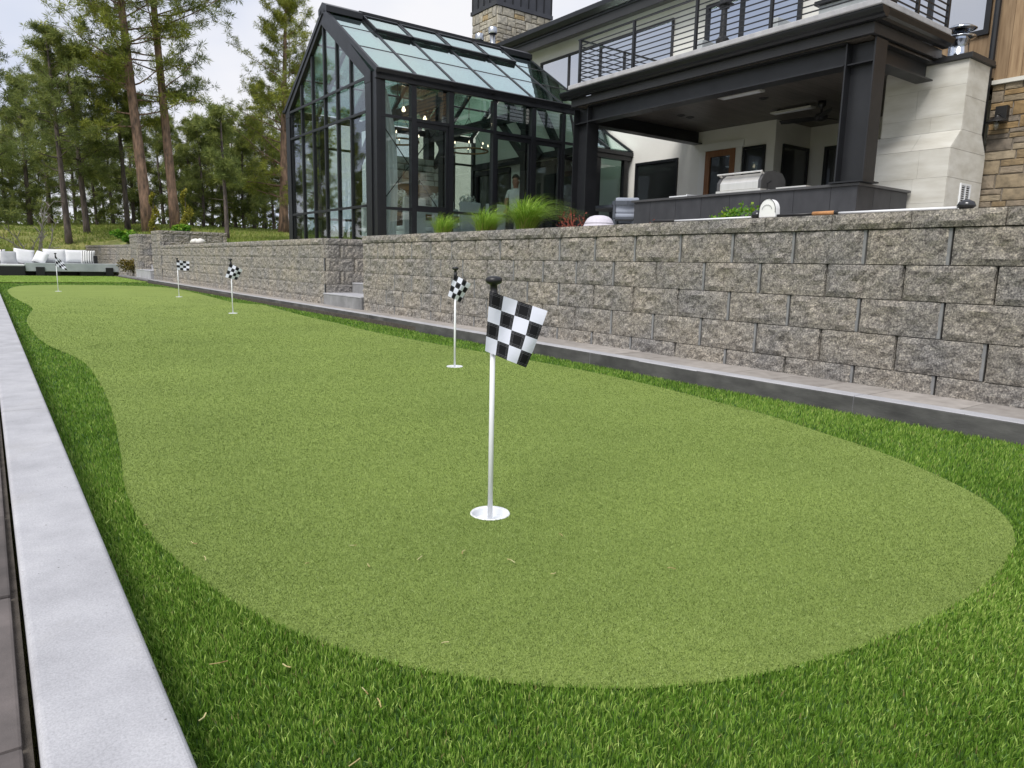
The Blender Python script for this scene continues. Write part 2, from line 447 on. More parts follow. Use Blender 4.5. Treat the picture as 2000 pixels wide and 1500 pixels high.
M['rock'] = mat('white_rock', (.66, .64, .60), (.78, .76, .72), scale=20, rough=.8, bump=.3)
M['floor'] = mat('interior_floor', (.20, .19, .18), (.27, .26, .25), scale=2, rough=.4)
M['patio'] = mat('patio_slab', (.36, .35, .34), (.45, .44, .43), scale=2, detail=7, rough=.85, bump=.2)
M['bark_red'] = mat('ponderosa_bark', (.085, .062, .050), (.37, .235, .165), scale=9, detail=8, rough=.95, bump=1.0, bscale=14, bdist=.05, stretch=(1, 1, .28))
M['bark'] = mat('pine_bark', (.05, .042, .040), (.17, .135, .12), scale=9, detail=8, rough=.95, bump=1.0, bscale=14, bdist=.04, stretch=(1, 1, .28))
M['twig'] = mat('bare_twig', (.30, .27, .24), (.42, .39, .35), scale=8, rough=.95)
M['redtwig'] = mat('red_twig', (.22, .045, .03), (.34, .09, .05), scale=12, rough=.8)
M['needle'] = leaf_mat('pine_needles', (.075, .108, .034), (.205, .255, .070), (.44, .46, .13), rough=.5, trans=.42)
M['needle_warm'] = leaf_mat('yellowish_pine_needles', (.085, .115, .022), (.25, .29, .042), (.48, .47, .09), rough=.5, trans=.2)  # yellower green than the other pine needles
M['turf'] = leaf_mat('turf_fibre', (.042, .104, .011), (.182, .345, .040), (.48, .62, .16), rough=.42, trans=.25, spec=.35, thatch=(.30, .27, .11))
M['nap'] = leaf_mat('putting_nap', (.060, .101, .017), (.181, .258, .055), (.39, .487, .165), rough=.55, trans=.1)
M['wild'] = leaf_mat('meadow_blades', (.09, .15, .02), (.22, .29, .05), (.45, .42, .16), rough=.6, trans=.2)
M['orn'] = leaf_mat('ornamental_blades', (.55, .40, .18), (.17, .34, .03), (.44, .60, .10), rough=.5, trans=.3)
M['leaf'] = leaf_mat('broad_leaves', (.03, .10, .01), (.10, .27, .015), (.34, .46, .05), rough=.45, trans=.3)
M['strip'] = mat('block_edge_band', (.185, .187, .192), (.25, .252, .256), scale=14, rough=.9, bump=.3, bscale=120, bdist=.002)
M['goldleaf'] = leaf_mat('golden_foliage', (.08, .10, .012), (.24, .23, .025), (.46, .38, .06), rough=.55, trans=.2)
M['bronzeleaf'] = leaf_mat('bronze_foliage', (.05, .05, .01), (.15, .12, .02), (.30, .21, .05), rough=.55, trans=.2)
M['redleaf'] = leaf_mat('red_leaves', (.10, .02, .015), (.25, .05, .03), (.42, .14, .08), rough=.55, trans=.2)
M['flower'] = leaf_mat('white_petals', (.60, .62, .60), (.75, .77, .75), (.85, .86, .84), rough=.7, trans=.2)
M['litter'] = leaf_mat('dry_litter', (.30, .20, .09), (.45, .36, .16), (.52, .50, .26), rough=.8, trans=0)
M['glass'] = glass_mat('conservatory_glass', (.84, .885, .862), 1.0, .05)
M['roofglass'] = glass_mat('roof_glass', (.70, .86, .80), 1.0, .46, (.86, 1.0, .955))
M['window'] = mirror_glass('upper_window_glass', (.03, .035, .04), .5)
M['darkwin'] = mirror_glass('lower_window_glass', (.012, .014, .014), .05)
M['skin'] = mat('skin', (.40, .20, .14), (.46, .24, .17), scale=12, rough=.55)
M['hair'] = mat('dark_hair', (.02, .015, .012), rough=.7)
M['shirt'] = mat('white_shirt', (.74, .75, .77), (.80, .81, .83), scale=9, rough=.9)
M['trousers'] = mat('navy_trousers', (.03, .035, .05), rough=.9)
def emit_mat(name, c, s):
    m, nd, lk, p = nodes(name)
    p.inputs['Base Color'].default_value = (*c, 1); p.inputs['Emission Color'].default_value = (*c, 1); p.inputs['Emission Strength'].default_value = s
    return m
M['bulb'] = emit_mat('warm_bulb', (1.0, .82, .58), 3.0)

# nap ground under the fibres, with fine speckle
def napbase():
    m, nd, lk, p = nodes('putting_surface')
    p.inputs['Roughness'].default_value = .9; p.inputs['Specular IOR Level'].default_value = .15
    p.inputs['Sheen Weight'].default_value = .30; p.inputs['Sheen Roughness'].default_value = .45; p.inputs['Sheen Tint'].default_value = (.9, 1.0, .35, 1)
    a = noise(nd, lk, 330, 3, .7); b = noise(nd, lk, 1.1, 4)
    r = ramp(nd, [(.30, (.082, .126, .022)), (.52, (.183, .255, .057)), (.72, (.345, .42, .13))]); lk.new(a.outputs['Fac'], r.inputs['Fac'])
    r2 = ramp(nd, [(.33, (.84, .86, .83)), (.67, (1.12, 1.10, 1.10))]); lk.new(b.outputs['Fac'], r2.inputs['Fac'])
    lk.new(mixc(nd, lk, r.outputs['Color'], r2.outputs['Color'], 1.0, 'MULTIPLY'), p.inputs['Base Color'])
    bp = nd.new('ShaderNodeBump'); bp.inputs['Strength'].default_value = .6; bp.inputs['Distance'].default_value = .003
    lk.new(a.outputs['Fac'], bp.inputs['Height']); lk.new(bp.outputs['Normal'], p.inputs['Normal'])
    return m
M['napbase'] = napbase()
M['turfbase'] = mat('turf_backing', (.030, .075, .012), (.065, .145, .020), scale=60, detail=5, rough=.95, bump=.4, bscale=200)
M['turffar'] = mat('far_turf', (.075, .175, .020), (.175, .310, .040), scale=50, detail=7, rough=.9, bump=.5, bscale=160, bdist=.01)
M['meadow'] = mat('meadow_ground', (.15, .175, .040), (.34, .31, .11), scale=.8, detail=9, rough=1, bump=.6, bscale=8, bdist=.05, dirt=(.12, .19, .035), dscale=.35)

def flag_mat():
    m, nd, lk, p = nodes('checkered_cloth')
    p.inputs['Roughness'].default_value = .85; p.inputs['Specular IOR Level'].default_value = .2
    uv = nd.new('ShaderNodeUVMap'); uv.uv_map = 'UVMap'
    sc = nd.new('ShaderNodeVectorMath'); sc.operation = 'SCALE'; sc.inputs['Scale'].default_value = 1.0
    lk.new(uv.outputs['UV'], sc.inputs[0])
    ck = nd.new('ShaderNodeTexChecker'); ck.inputs['Scale'].default_value = 1.0
    ck.inputs['Color1'].default_value = (0, 0, 0, 1); ck.inputs['Color2'].default_value = (1, 1, 1, 1)
    add = nd.new('ShaderNodeVectorMath'); add.operation = 'ADD'; add.inputs[1].default_value = (.0001, .0001, .5)
    lk.new(sc.outputs['Vector'], add.inputs[0]); lk.new(add.outputs['Vector'], ck.inputs['Vector'])
    fr = nd.new('ShaderNodeVectorMath'); fr.operation = 'FRACTION'; lk.new(sc.outputs['Vector'], fr.inputs[0])
    sx = nd.new('ShaderNodeSeparateXYZ'); lk.new(fr.outputs['Vector'], sx.inputs[0])
    tot = None
    def math_(op, a, b=None):
        n = nd.new('ShaderNodeMath'); n.operation = op
        for i, v in enumerate((a, b)):
            if v is None: continue
            if isinstance(v, (int, float)): n.inputs[i].default_value = v
            else: lk.new(v, n.inputs[i])
        return n.outputs[0]
    for ax in ('X', 'Y'):
        for pos in (.09, .18, .82, .91):
            d = math_('ABSOLUTE', math_('SUBTRACT', sx.outputs[ax], pos))
            l = math_('LESS_THAN', d, .006)
            tot = l if tot is None else math_('MAXIMUM', tot, l)
    blk = mixc(nd, lk, (.010, .010, .012), (.20, .20, .22), tot)
    wht = (.72, .74, .84)
    lk.new(mixc(nd, lk, blk, wht, ck.outputs['Fac']), p.inputs['Base Color'])
    nz = noise(nd, lk, 60, 3); b = nd.new('ShaderNodeBump'); b.inputs['Strength'].default_value = .25; b.inputs['Distance'].default_value = .003
    lk.new(nz.outputs['Fac'], b.inputs['Height']); lk.new(b.outputs['Normal'], p.inputs['Normal'])
    return m
M['flag'] = flag_mat()
def stripe_mat():
    m, nd, lk, p = nodes('striped_cushion')
    p.inputs['Roughness'].default_value = .95
    uv = nd.new('ShaderNodeUVMap'); uv.uv_map = 'UVMap'
    sx = nd.new('ShaderNodeSeparateXYZ'); lk.new(uv.outputs['UV'], sx.inputs[0])
    r = ramp(nd, [(0, (.75, .75, .74))] + [(a, c) for k in range(5) for a, c in ((.10+.17*k, (.045, .045, .05)), (.155+.17*k, (.75, .75, .74)))])
    r.color_ramp.interpolation = 'CONSTANT'; lk.new(sx.outputs['X'], r.inputs['Fac']); lk.new(r.outputs['Color'], p.inputs['Base Color'])
    return m
M['stripe'] = stripe_mat()

# ------------------------------------------------------------------ ground
def smooth(a, b, t):
    t = min(1, max(0, (t-a)/(b-a))); return t*t*(3-2*t)
def interp(t, pts):
    if t <= pts[0][0]: return pts[0][1]
    for (a, za), (b, zb) in zip(pts, pts[1:]):
        if t <= b: return za + (zb-za)*(t-a)/(b-a)
    return pts[-1][1]
LOWER = [(30.5, -.02), (32, .25), (35, .95), (38, 1.6), (41, 2.0), (45, 2.25), (52, 2.0), (65, .9), (90, -3), (140, -9)]
UPPER = [(20, .98), (24, 1.1), (28, 1.4), (33, 1.85), (38, 2.2), (45, 2.55), (52, 2.2), (65, 1.0), (90, -3), (140, -9)]
def in_stairs(y): return 9.07 < y < 10.47 or 24.1 < y < 26.65
def ground_z(x, y):
    if y < 30.5:
        edge = 7.4 if in_stairs(y) else 4.30
        lo = -.16
        if x <= edge: return lo
        return interp(y, UPPER) if x > edge + .1 else lo + (interp(y, UPPER)-lo)*(x-edge)/.1
    lo, up = interp(y, LOWER), interp(y, UPPER)
    if y < 38: up = up+(min(up, 1.10+max(0, x-(4.28-.72*(y-28.2)/6.4))*.30)-up)*(1-smooth(34, 38, y))
    e = 4.28-.72*(y-28.2)/6.4                     # the low wall retains the upper ground as far as its end
    k0 = 1.0 if x > e+.1 else 0.0 if x < e else (x-e)/.1
    k1 = smooth(1, 9, x); b = smooth(34.4, 36.5, y)
    return lo + (up-lo)*(k0*(1-b)+k1*b)

def terrain():
    xs = sorted(set([-900, -300, -120, -60, -40, -30, -25, -20, -16] + list(range(-13, 4)) + [3.2, 3.4, 3.5, 3.6, 3.7, 3.8, 3.9, 4.0, 4.1, 4.2, 4.30, 4.40, 5, 6, 7, 7.38, 7.5, 8] + list(range(9, 40, 1)) + [44, 50, 60, 90, 150, 400, 900]))
    ys = sorted(set([-900, -300, -100, -40, -20, -10, -5, 0, 5, 9.0, 9.075, 10.46, 10.54, 13, 16, 20, 22, 24.0, 24.11, 26.64, 26.75, 28, 29.5, 30.5] + [31+.75*k for k in range(34)] + [60, 65, 75, 90, 115, 140, 250, 500, 1500]))
    v = []; rr = random.Random(3)
    for y in ys:
        for x in xs:
            z = ground_z(x, y)
            if y > 31 and abs(x) < 50 and y < 70: z += rr.uniform(-.05, .05)
            v.append((x, y, z))
    n = len(xs); f = [(j*n+i, j*n+i+1, (j+1)*n+i+1, (j+1)*n+i) for j in range(len(ys)-1) for i in range(n-1)]
    o = obj('ground', mesh('ground', v, f, M['meadow'], smooth=False))
    tag(o, 'grassy ground rising to a low crest behind the garden', kind='structure')
terrain()

OUT = [(0.345,18.264),(0.536,20.271),(0.894,21.3),(1.523,21.5),(2.428,21.35),(3.3,20.6),(3.7,19.156),(3.60,15.633),(3.45,13.297),(3.55,12.45),(3.70,12.1),(3.62,11.128),(3.46,9.379),(3.42,8.306),(3.346,7.186),(3.348,6.244),(3.39,5.359),(3.43,4.655),(3.46,4.08),(3.45,3.512),(3.40,2.979),(3.313,2.496),(3.245,2.116),(3.124,1.759),(3.016,1.46),(2.879,1.188),(2.706,.943),(2.543,.793),(2.344,.694),(2.146,.643),(1.927,.612),(1.695,.608),(1.49,.622),(1.259,.658),(1.08,.705),(.941,.766),(.86,.814),(.751,.898),(.65,.998),(.556,1.122),(.466,1.284),(.41,1.438),(.366,1.60),(.333,1.81),(.308,2.01),(.300,2.273),(.312,2.556),(.35,2.896),(.395,3.337),(.447,3.929),(.486,4.574),(.505,5.095),(.515,5.745),(.47,6.308),(.385,6.952),(.335,7.843),(.33,9.6),(.395,10.774),(.48,11.761),(.49,12.594),(.42,14.027),(.345,15.988)]
def spline(P, n=5):
    P = np.array(P); m = len(P); out = []
    for i in range(m):
        p0, p1, p2, p3 = P[i-1], P[i], P[(i+1) % m], P[(i+2) % m]
        for k in range(n):
            t = k/n
            out.append(.5*((2*p1)+(-p0+p2)*t+(2*p0-5*p1+4*p2-p3)*t*t+(-p0+3*p1-3*p2+p3)*t**3))
    return np.array(out)
GREEN = spline(OUT, 4)
CUPS = [(1.18, 1.69), (2.732, 4.40), (2.733, 10.254), (2.98, 14.89), (1.2, 17.66)]
CUP_R = .055

def fill(name, outer, holes, z, m, parent=None):
    bm = bmesh.new()
    for loop in [outer] + holes:
        vs = [bm.verts.new((p[0], p[1], z)) for p in loop]
        for i in range(len(vs)): bm.edges.new((vs[i], vs[(i+1) % len(vs)]))
    bmesh.ops.triangle_fill(bm, use_beauty=True, use_dissolve=False, edges=bm.edges[:], normal=(0, 0, 1))
    for f in bm.faces:
        if f.normal.z < 0: f.normal_flip()
    me = bpy.data.meshes.new(name); bm.to_mesh(me); bm.free(); me.materials.append(m)
    return obj(name, me, parent)
circ = lambda c, r, n=28: [(c[0]+r*math.cos(2*math.pi*k/n), c[1]+r*math.sin(2*math.pi*k/n)) for k in range(n)]
g = fill('putting_green', [tuple(p) for p in GREEN], [circ(c, CUP_R) for c in CUPS], 0.0, M['napbase'])
tag(g, 'pale green short-pile putting green with a wavy edge', kind='structure')

def kerb_x(y): return interp(y, [(-3, 3.66), (1, 3.69), (3, 3.68), (8, 3.82), (30, 3.84)])
# backing of the long-pile fringe: strip between the kerbs, cut out round the green
outer = [(.176, -3)] + [(kerb_x(y)+.01, y) for y in (-3, 1, 3, 8)] + [(3.85, 23.3), (.176, 22.9)]
cen = GREEN.mean(axis=0)
shr = GREEN + (cen-GREEN)*0.0
nrm = np.roll(GREEN, -1, 0)-np.roll(GREEN, 1, 0); nrm = np.stack([-nrm[:, 1], nrm[:, 0]], 1); nrm /= np.linalg.norm(nrm, axis=1)[:, None]
area = np.sum(GREEN[:, 0]*np.roll(GREEN[:, 1], -1)-np.roll(GREEN[:, 0], -1)*GREEN[:, 1])
inn = GREEN + nrm*(.012 if area > 0 else -.012)
o = fill('turf_backing', outer, [[tuple(p) for p in inn]], -.004, M['turfbase'])
tag(o, 'dark backing under the long-pile turf', kind='structure')
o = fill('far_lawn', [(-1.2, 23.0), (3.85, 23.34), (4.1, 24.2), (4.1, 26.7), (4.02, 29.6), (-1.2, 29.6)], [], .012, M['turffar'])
tag(o, 'strip of long-pile lawn between putting green and sofa', kind='structure')

# ---- turf fibres as real blades
def inside(P, poly):
    x, y = P[:, 0], P[:, 1]; r = np.zeros(len(P), bool); n = len(poly); j = n-1
    for i in range(n):
        xi, yi = poly[i]; xj, yj = poly[j]
        c = ((yi > y) != (yj > y)) & (x < (xj-xi)*(y-yi)/(yj-yi+1e-12)+xi)
        r ^= c; j = i
    return r

def blades(P, z0, height, width, lean, tone, seg=2, hdir=None, bias=(0, 0)):
    n = len(P)
    a = RNG.uniform(0, 2*math.pi, n) if hdir is None else hdir
    side = np.stack([np.cos(a), np.sin(a), np.zeros(n)], 1)
    la = RNG.uniform(0, 2*math.pi, n)
    lm = np.abs(RNG.normal(0, 1, n))*lean
    L = np.stack([np.cos(la)*lm+bias[0], np.sin(la)*lm+bias[1], np.zeros(n)], 1)*height[:, None]
    base = np.concatenate([P, np.broadcast_to(np.asarray(z0, float).reshape(-1, 1), (n, 1))], 1)
    up = np.zeros((n, 3)); up[:, 2] = height
    w = width[:, None]*.5
    if seg == 1:
        V = np.stack([base-side*w, base+side*w, base+L+up], 1).reshape(-1, 3)
        F = np.arange(3*n).reshape(-1, 3)
        return V, F, np.repeat(tone, 3)
    mid = base+L*.32+up*.58
    V = np.stack([base-side*w, base+side*w, mid-side*w*.85, mid+side*w*.85, base+L+up*.97], 1).reshape(-1, 3)
    k = (np.arange(n)*5)[:, None]
    F = np.stack([k+[0, 1, 3], k+[0, 3, 2], k+[2, 3, 4]], 1).reshape(-1, 3)
    return V, F, np.repeat(tone, 5)

def scatter(x0, x1, y0, y1, dens):
    n = int((x1-x0)*(y1-y0)*dens)
    return np.stack([RNG.uniform(x0, x1, n), RNG.uniform(y0, y1, n)], 1)

def patch_noise(P, s, seed):
    r = np.random.default_rng(seed); v = np.zeros(len(P))
    for k in range(6):
        f = r.normal(0, s, 2); v += np.sin(P@f+r.uniform(0, 6.28))
    return v/6

def facing(P, c):   # in the wedge in front of the camera, with a generous margin
    ang = np.degrees(np.arctan2(P[:, 0]-c[0], P[:, 1]-c[1]))
    return (ang > -16) & (ang < 90)

def fringe():
    VV, FF, TT = [], [], []; off = 0
    GP = [tuple(p) for p in GREEN]
    for (r0, r1_, seg) in ((0, 1.7, 2), (1.7, 2.6, 2), (2.6, 4, 1), (4, 7, 1), (7, 12, 1), (12, 24, 1)):
        top = 82000*min(1, 1.7/max(r0, 1.7))**1.9
        P = scatter(.17, 3.86, max(-.6, -r1_), min(22.9, r1_), top)
        r = np.hypot(P[:, 0], P[:, 1])
        kx = np.interp(P[:, 1], [-3, 1, 3, 8, 30], [3.66, 3.69, 3.68, 3.82, 3.84])
        ok = (r >= r0) & (r < r1_) & (P[:, 0] < kx-.004) & facing(P, (0, -.55)) & (RNG.random(len(P)) < 82000*np.minimum(1, 1.7/np.maximum(r, 1.7))**1.9/top)
        P = P[ok]; P = P[~inside(P, GP)]
        n = len(P); wd = .0025*np.maximum(1, np.hypot(P[:, 0], P[:, 1])/1.7)**.85
        h = RNG.uniform(.012, .022, n)*(1+.25*patch_noise(P, 5, 12))
        pn = patch_noise(P, 9, 4)
        tone = np.clip(RNG.normal(.47, .26, n)+.16*pn+.08*patch_noise(P, 2.4, 21), .05, 1)
        tone[RNG.random(n) < .015] = .01
        V, F, T = blades(P, -.004, h, wd*RNG.uniform(.7, 1.25, n), .36, tone, seg, bias=(-.08, -.12))
        VV.append(V); FF.append(F+off); TT.append(T); off += len(V)
    V, F, T = np.concatenate(VV), np.concatenate(FF), np.concatenate(TT)
    o = obj('turf_grass', npmesh('turf_grass', V, F, M['turf'], T))
    tag(o, 'deep green long-pile artificial turf round the putting green', 'turf', kind='stuff')

def nap():
    VV, FF, TT = [], [], []; off = 0
    GP = [tuple(p) for p in GREEN]
    for (r0, r1_) in ((0, 1.9), (1.9, 2.7), (2.7, 4), (4, 6), (6, 10), (10, 16)):
        top = 125000*min(1, 1.9/max(r0, 1.9))**2.1
        P = scatter(.28, 3.75, .55, min(21.6, r1_), top)
        r = np.hypot(P[:, 0], P[:, 1])
        f = np.clip((16-r)/9, 0, 1)
        P = P[(r >= r0) & (r < r1_) & (RNG.random(len(P)) < f*125000*np.minimum(1, 1.9/np.maximum(r, 1.9))**2.1/top)]
        P = P[inside(P, GP)]
        for c in CUPS: P = P[np.hypot(P[:, 0]-c[0], P[:, 1]-c[1]) > CUP_R+.003]
        n = len(P); q = np.maximum(1, np.hypot(P[:, 0], P[:, 1])/1.9)
        tone = np.clip(RNG.normal(.5, .25, n)+.12*patch_noise(P, 2.2, 8)+.07*patch_noise(P, 9, 9), 0, 1)
        V, F, T = blades(P, -.001, RNG.uniform(.6, 1.2, n)*.0055*q**.2, .0018*q**.8*RNG.uniform(.7, 1.3, n), 1.0, tone, 1)
        VV.append(V); FF.append(F+off); TT.append(T); off += len(V)
    V, F, T = np.concatenate(VV), np.concatenate(FF), np.concatenate(TT)
    o = obj('putting_nap_grass', npmesh('putting_nap_grass', V, F, M['nap'], T))
    tag(o, 'short curled pile of the pale putting green', 'turf', kind='stuff')
fringe(); nap()

def far_blades():
    P = scatter(-1.1, 4.0, 23.05, 29.5, 1500)
    n = len(P); tone = np.clip(RNG.normal(.85, .2, n), 0, 1)  # lighter blade tones than in the fringe
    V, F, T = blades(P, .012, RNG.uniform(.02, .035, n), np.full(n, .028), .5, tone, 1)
    o = obj('far_lawn_grass', npmesh('far_lawn_grass', V, F, M['turf'], T))
    tag(o, 'paler strip of long-pile turf in front of the sofa', 'turf', kind='stuff')
far_blades()

def hill_grass():
    P = scatter(-14, 24, 30.9, 47, 190)
    P2 = scatter(4.6, 16, 19.5, 31, 320)
    # keep the planter, the conservatory and the patio clear
    P2 = P2[~((P2[:, 0] < 6.2) & (P2[:, 1] > 22.5) & (P2[:, 1] < 29)) & ~((P2[:, 0] < 7.5) & (P2[:, 1] > 24) & (P2[:, 1] < 26.8))]
    P = np.concatenate([P, P2])
    P = P[~((P[:, 0] > 3.3) & (P[:, 0] < 4.6) & (P[:, 1] > 27) & (P[:, 1] < 35))]
    z = np.array([ground_z(x, y) for x, y in P])-.03
    n = len(P); pn = patch_noise(P, .9, 3)
    tone = np.clip(RNG.normal(.45, .22, n)+.3*pn, 0, 1)
    V, F, T = blades(P, z, RNG.uniform(.06, .16, n)*(1+.3*pn), RNG.uniform(.03, .06, n), .5, tone, 1)
    o = obj('meadow_grass', npmesh('meadow_grass', V, F, M['wild'], T))
    tag(o, 'patchy spring grass on the slope under the pines', 'grass', kind='stuff')
hill_grass()

def litter():
    VV, FF, TT = [], [], []; off = 0
    pts = [(225,980),(428,1296),(395,1403),(693,1490),(905,1078),(997,1095),(600,1100),(400,1090),(378,1060),(285,1025),(720,1105),(690,1065),(1095,1045),(1310,1110),(870,1255),(560,1300),(740,1375),(715,1350),(1080,1120),(820,1090)]
    for i, (u, v) in enumerate(pts):
        d = Vector(cr)*((u-1000)/1380)+Vector(cd)*((v-750)/1380)+Vector(cf)
        t = -H/d.z; x, y = d.x*t, d.y*t
        on = inside(np.array([[x, y]]), [tuple(p) for p in GREEN])[0]
        z = .010 if on else .034
        t = (z-H)/d.z; x, y = d.x*t, d.y*t
        a = RNG.uniform(0, 3.14); L = RNG.uniform(.006, .015); w = RNG.uniform(.0005, .0012)
        dx, dy = math.cos(a), math.sin(a)
        for k in range(2):
            q0 = np.array([x+dx*L*(k-1), y+dy*L*(k-1)+(k == 1)*.0, z+RNG.uniform(0, .003)])
            q1 = np.array([x+dx*L*k+RNG.uniform(-.003, .003), y+dy*L*k+RNG.uniform(-.003, .003), z+RNG.uniform(0, .003)])
            if k == 1: q0 = prev
            prev = q1
            s = np.array([-dy, dx, 0])*w
            b = np.array([q0-s, q0+s, q1+s, q1-s, q0-s-[0, 0, .0012], q0+s-[0, 0, .0012], q1+s-[0, 0, .0012], q1-s-[0, 0, .0012]])
            VV.append(b); FF.append(np.array([[0,1,2],[0,2,3],[4,6,5],[4,7,6],[0,4,5],[0,5,1],[1,5,6],[1,6,2],[2,6,7],[2,7,3],[3,7,4],[3,4,0]])+off)
            TT.append(np.full(8, RNG.uniform(0, 1))); off += 8
    o = obj('dry_litter', npmesh('dry_litter', np.concatenate(VV), np.concatenate(FF), M['litter'], np.concatenate(TT)))
    tag(o, 'bits of straw and dry leaf scattered on the turf', 'litter', kind='stuff')
litter()

# ------------------------------------------------------------------ kerbs and paving
def kerb_mesh(path, w, z0, z1, rnd):
    """path: list of (x,y) of the front edge; the kerb extends w in +x; rounded arrises"""
    arc = [(rnd*(1-math.cos(a)), z1-rnd*(1-math.sin(a))) for a in (0, .39, .785, 1.18, 1.5708)]
    prof = [(0, z0)]+arc+[(w-x, z) for x, z in reversed(arc)]+[(w, z0)]
    v = [(x+px, y, pz) for x, y in path for px, pz in prof]; n = len(prof)
    f = [(i*n+k, i*n+(k+1) % n, (i+1)*n+(k+1) % n, (i+1)*n+k) for i in range(len(path)-1) for k in range(n)]
    f += [tuple(range(n)), tuple((len(path)-1)*n+k for k in range(n-1, -1, -1))]
    return v, f
lk_ = empty('edge_kerb', (.09, 1, 0), 'pale rounded concrete kerb along the open edge of the turf', 'kerb')
ys = [-2.4, .55, 3.697, 6.5, 9.4, 12.3, 15.2, 18.2, 21.2, 23.0]
for a, b in zip(ys, ys[1:]):
    v, f = kerb_mesh([(.006, a+.002), (.006, (a+b)/2), (.006, b-.002)], .17, -.12, .08, .011)
    obj('kerb_length', mesh('kerb_length', v, f, M['kerb']), lk_)
rk_ = empty('wall_kerb', (3.75, 4, 0), 'concrete kerb with dark rough face below the block wall', 'kerb')
ys = [-2.4, -.2, 1.9, 4.0, 6.1, 8.2, 10.4, 12.6, 14.8, 17.0, 19.2, 21.4, 23.3]
for a, b in zip(ys, ys[1:]):
    n = 4; path = [(kerb_x(a+(b-a)*k/n), a+(b-a)*k/n+(.002 if k == 0 else -.002 if k == n else 0)) for k in range(n+1)]
    v, f = kerb_mesh(path, .115, -.12, .097, .010)
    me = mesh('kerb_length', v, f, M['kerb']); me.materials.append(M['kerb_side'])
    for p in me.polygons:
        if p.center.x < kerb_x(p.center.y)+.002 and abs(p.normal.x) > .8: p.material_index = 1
    obj('kerb_length', me, rk_)

pave = tag(obj('paved_strip', MB().box(3.80, 4.34, -2.5, 24, -.14, .045).build('paved_strip', M['soil']).data), kind='structure') if False else None
st = MB().box(3.79, 4.34, -2.5, 29.6, -.14, .05).build('paved_strip', M['soil'])
tag(st, 'strip of pavers between kerb and block wall', kind='structure')
y = -2.2; rr = random.Random(5)
while y < 22.5:
    L = rr.choice([.30, .30, .46])
    x0 = kerb_x(y)+.119
    bbox('paver', M['paver'], st, x0, 4.155, y+.003, y+L-.003, .03, .092+rr.uniform(-.002, .002), .004)
    y += L
for y0, y1 in ((22.5, 24.3), (24.3, 26.6), (26.6, 29.4)):
    bbox('landing_slab', M['step'], st, 3.88, 4.33, y0+.005, y1-.005, .0, .088, .006)

lp = MB().box(-9, -.001, -3, 29, -.12, -.016).build('pool_terrace', M['soil'])
tag(lp, 'dark jointed terrace beside the pale kerb', kind='structure')
rr = random.Random(9)
for col_ in range(4):
    x1 = -.014-col_*.46; y = -1.2-(.2 if col_ % 2 else 0)
    while y < 9:
        L = rr.choice([.46, .61, .61])
        bbox('paver', M['paver_dark'], lp, x1-.455, x1, y+.004, y+L-.004, -.05, -.004+rr.uniform(-.002, .002), .005)
        y += L

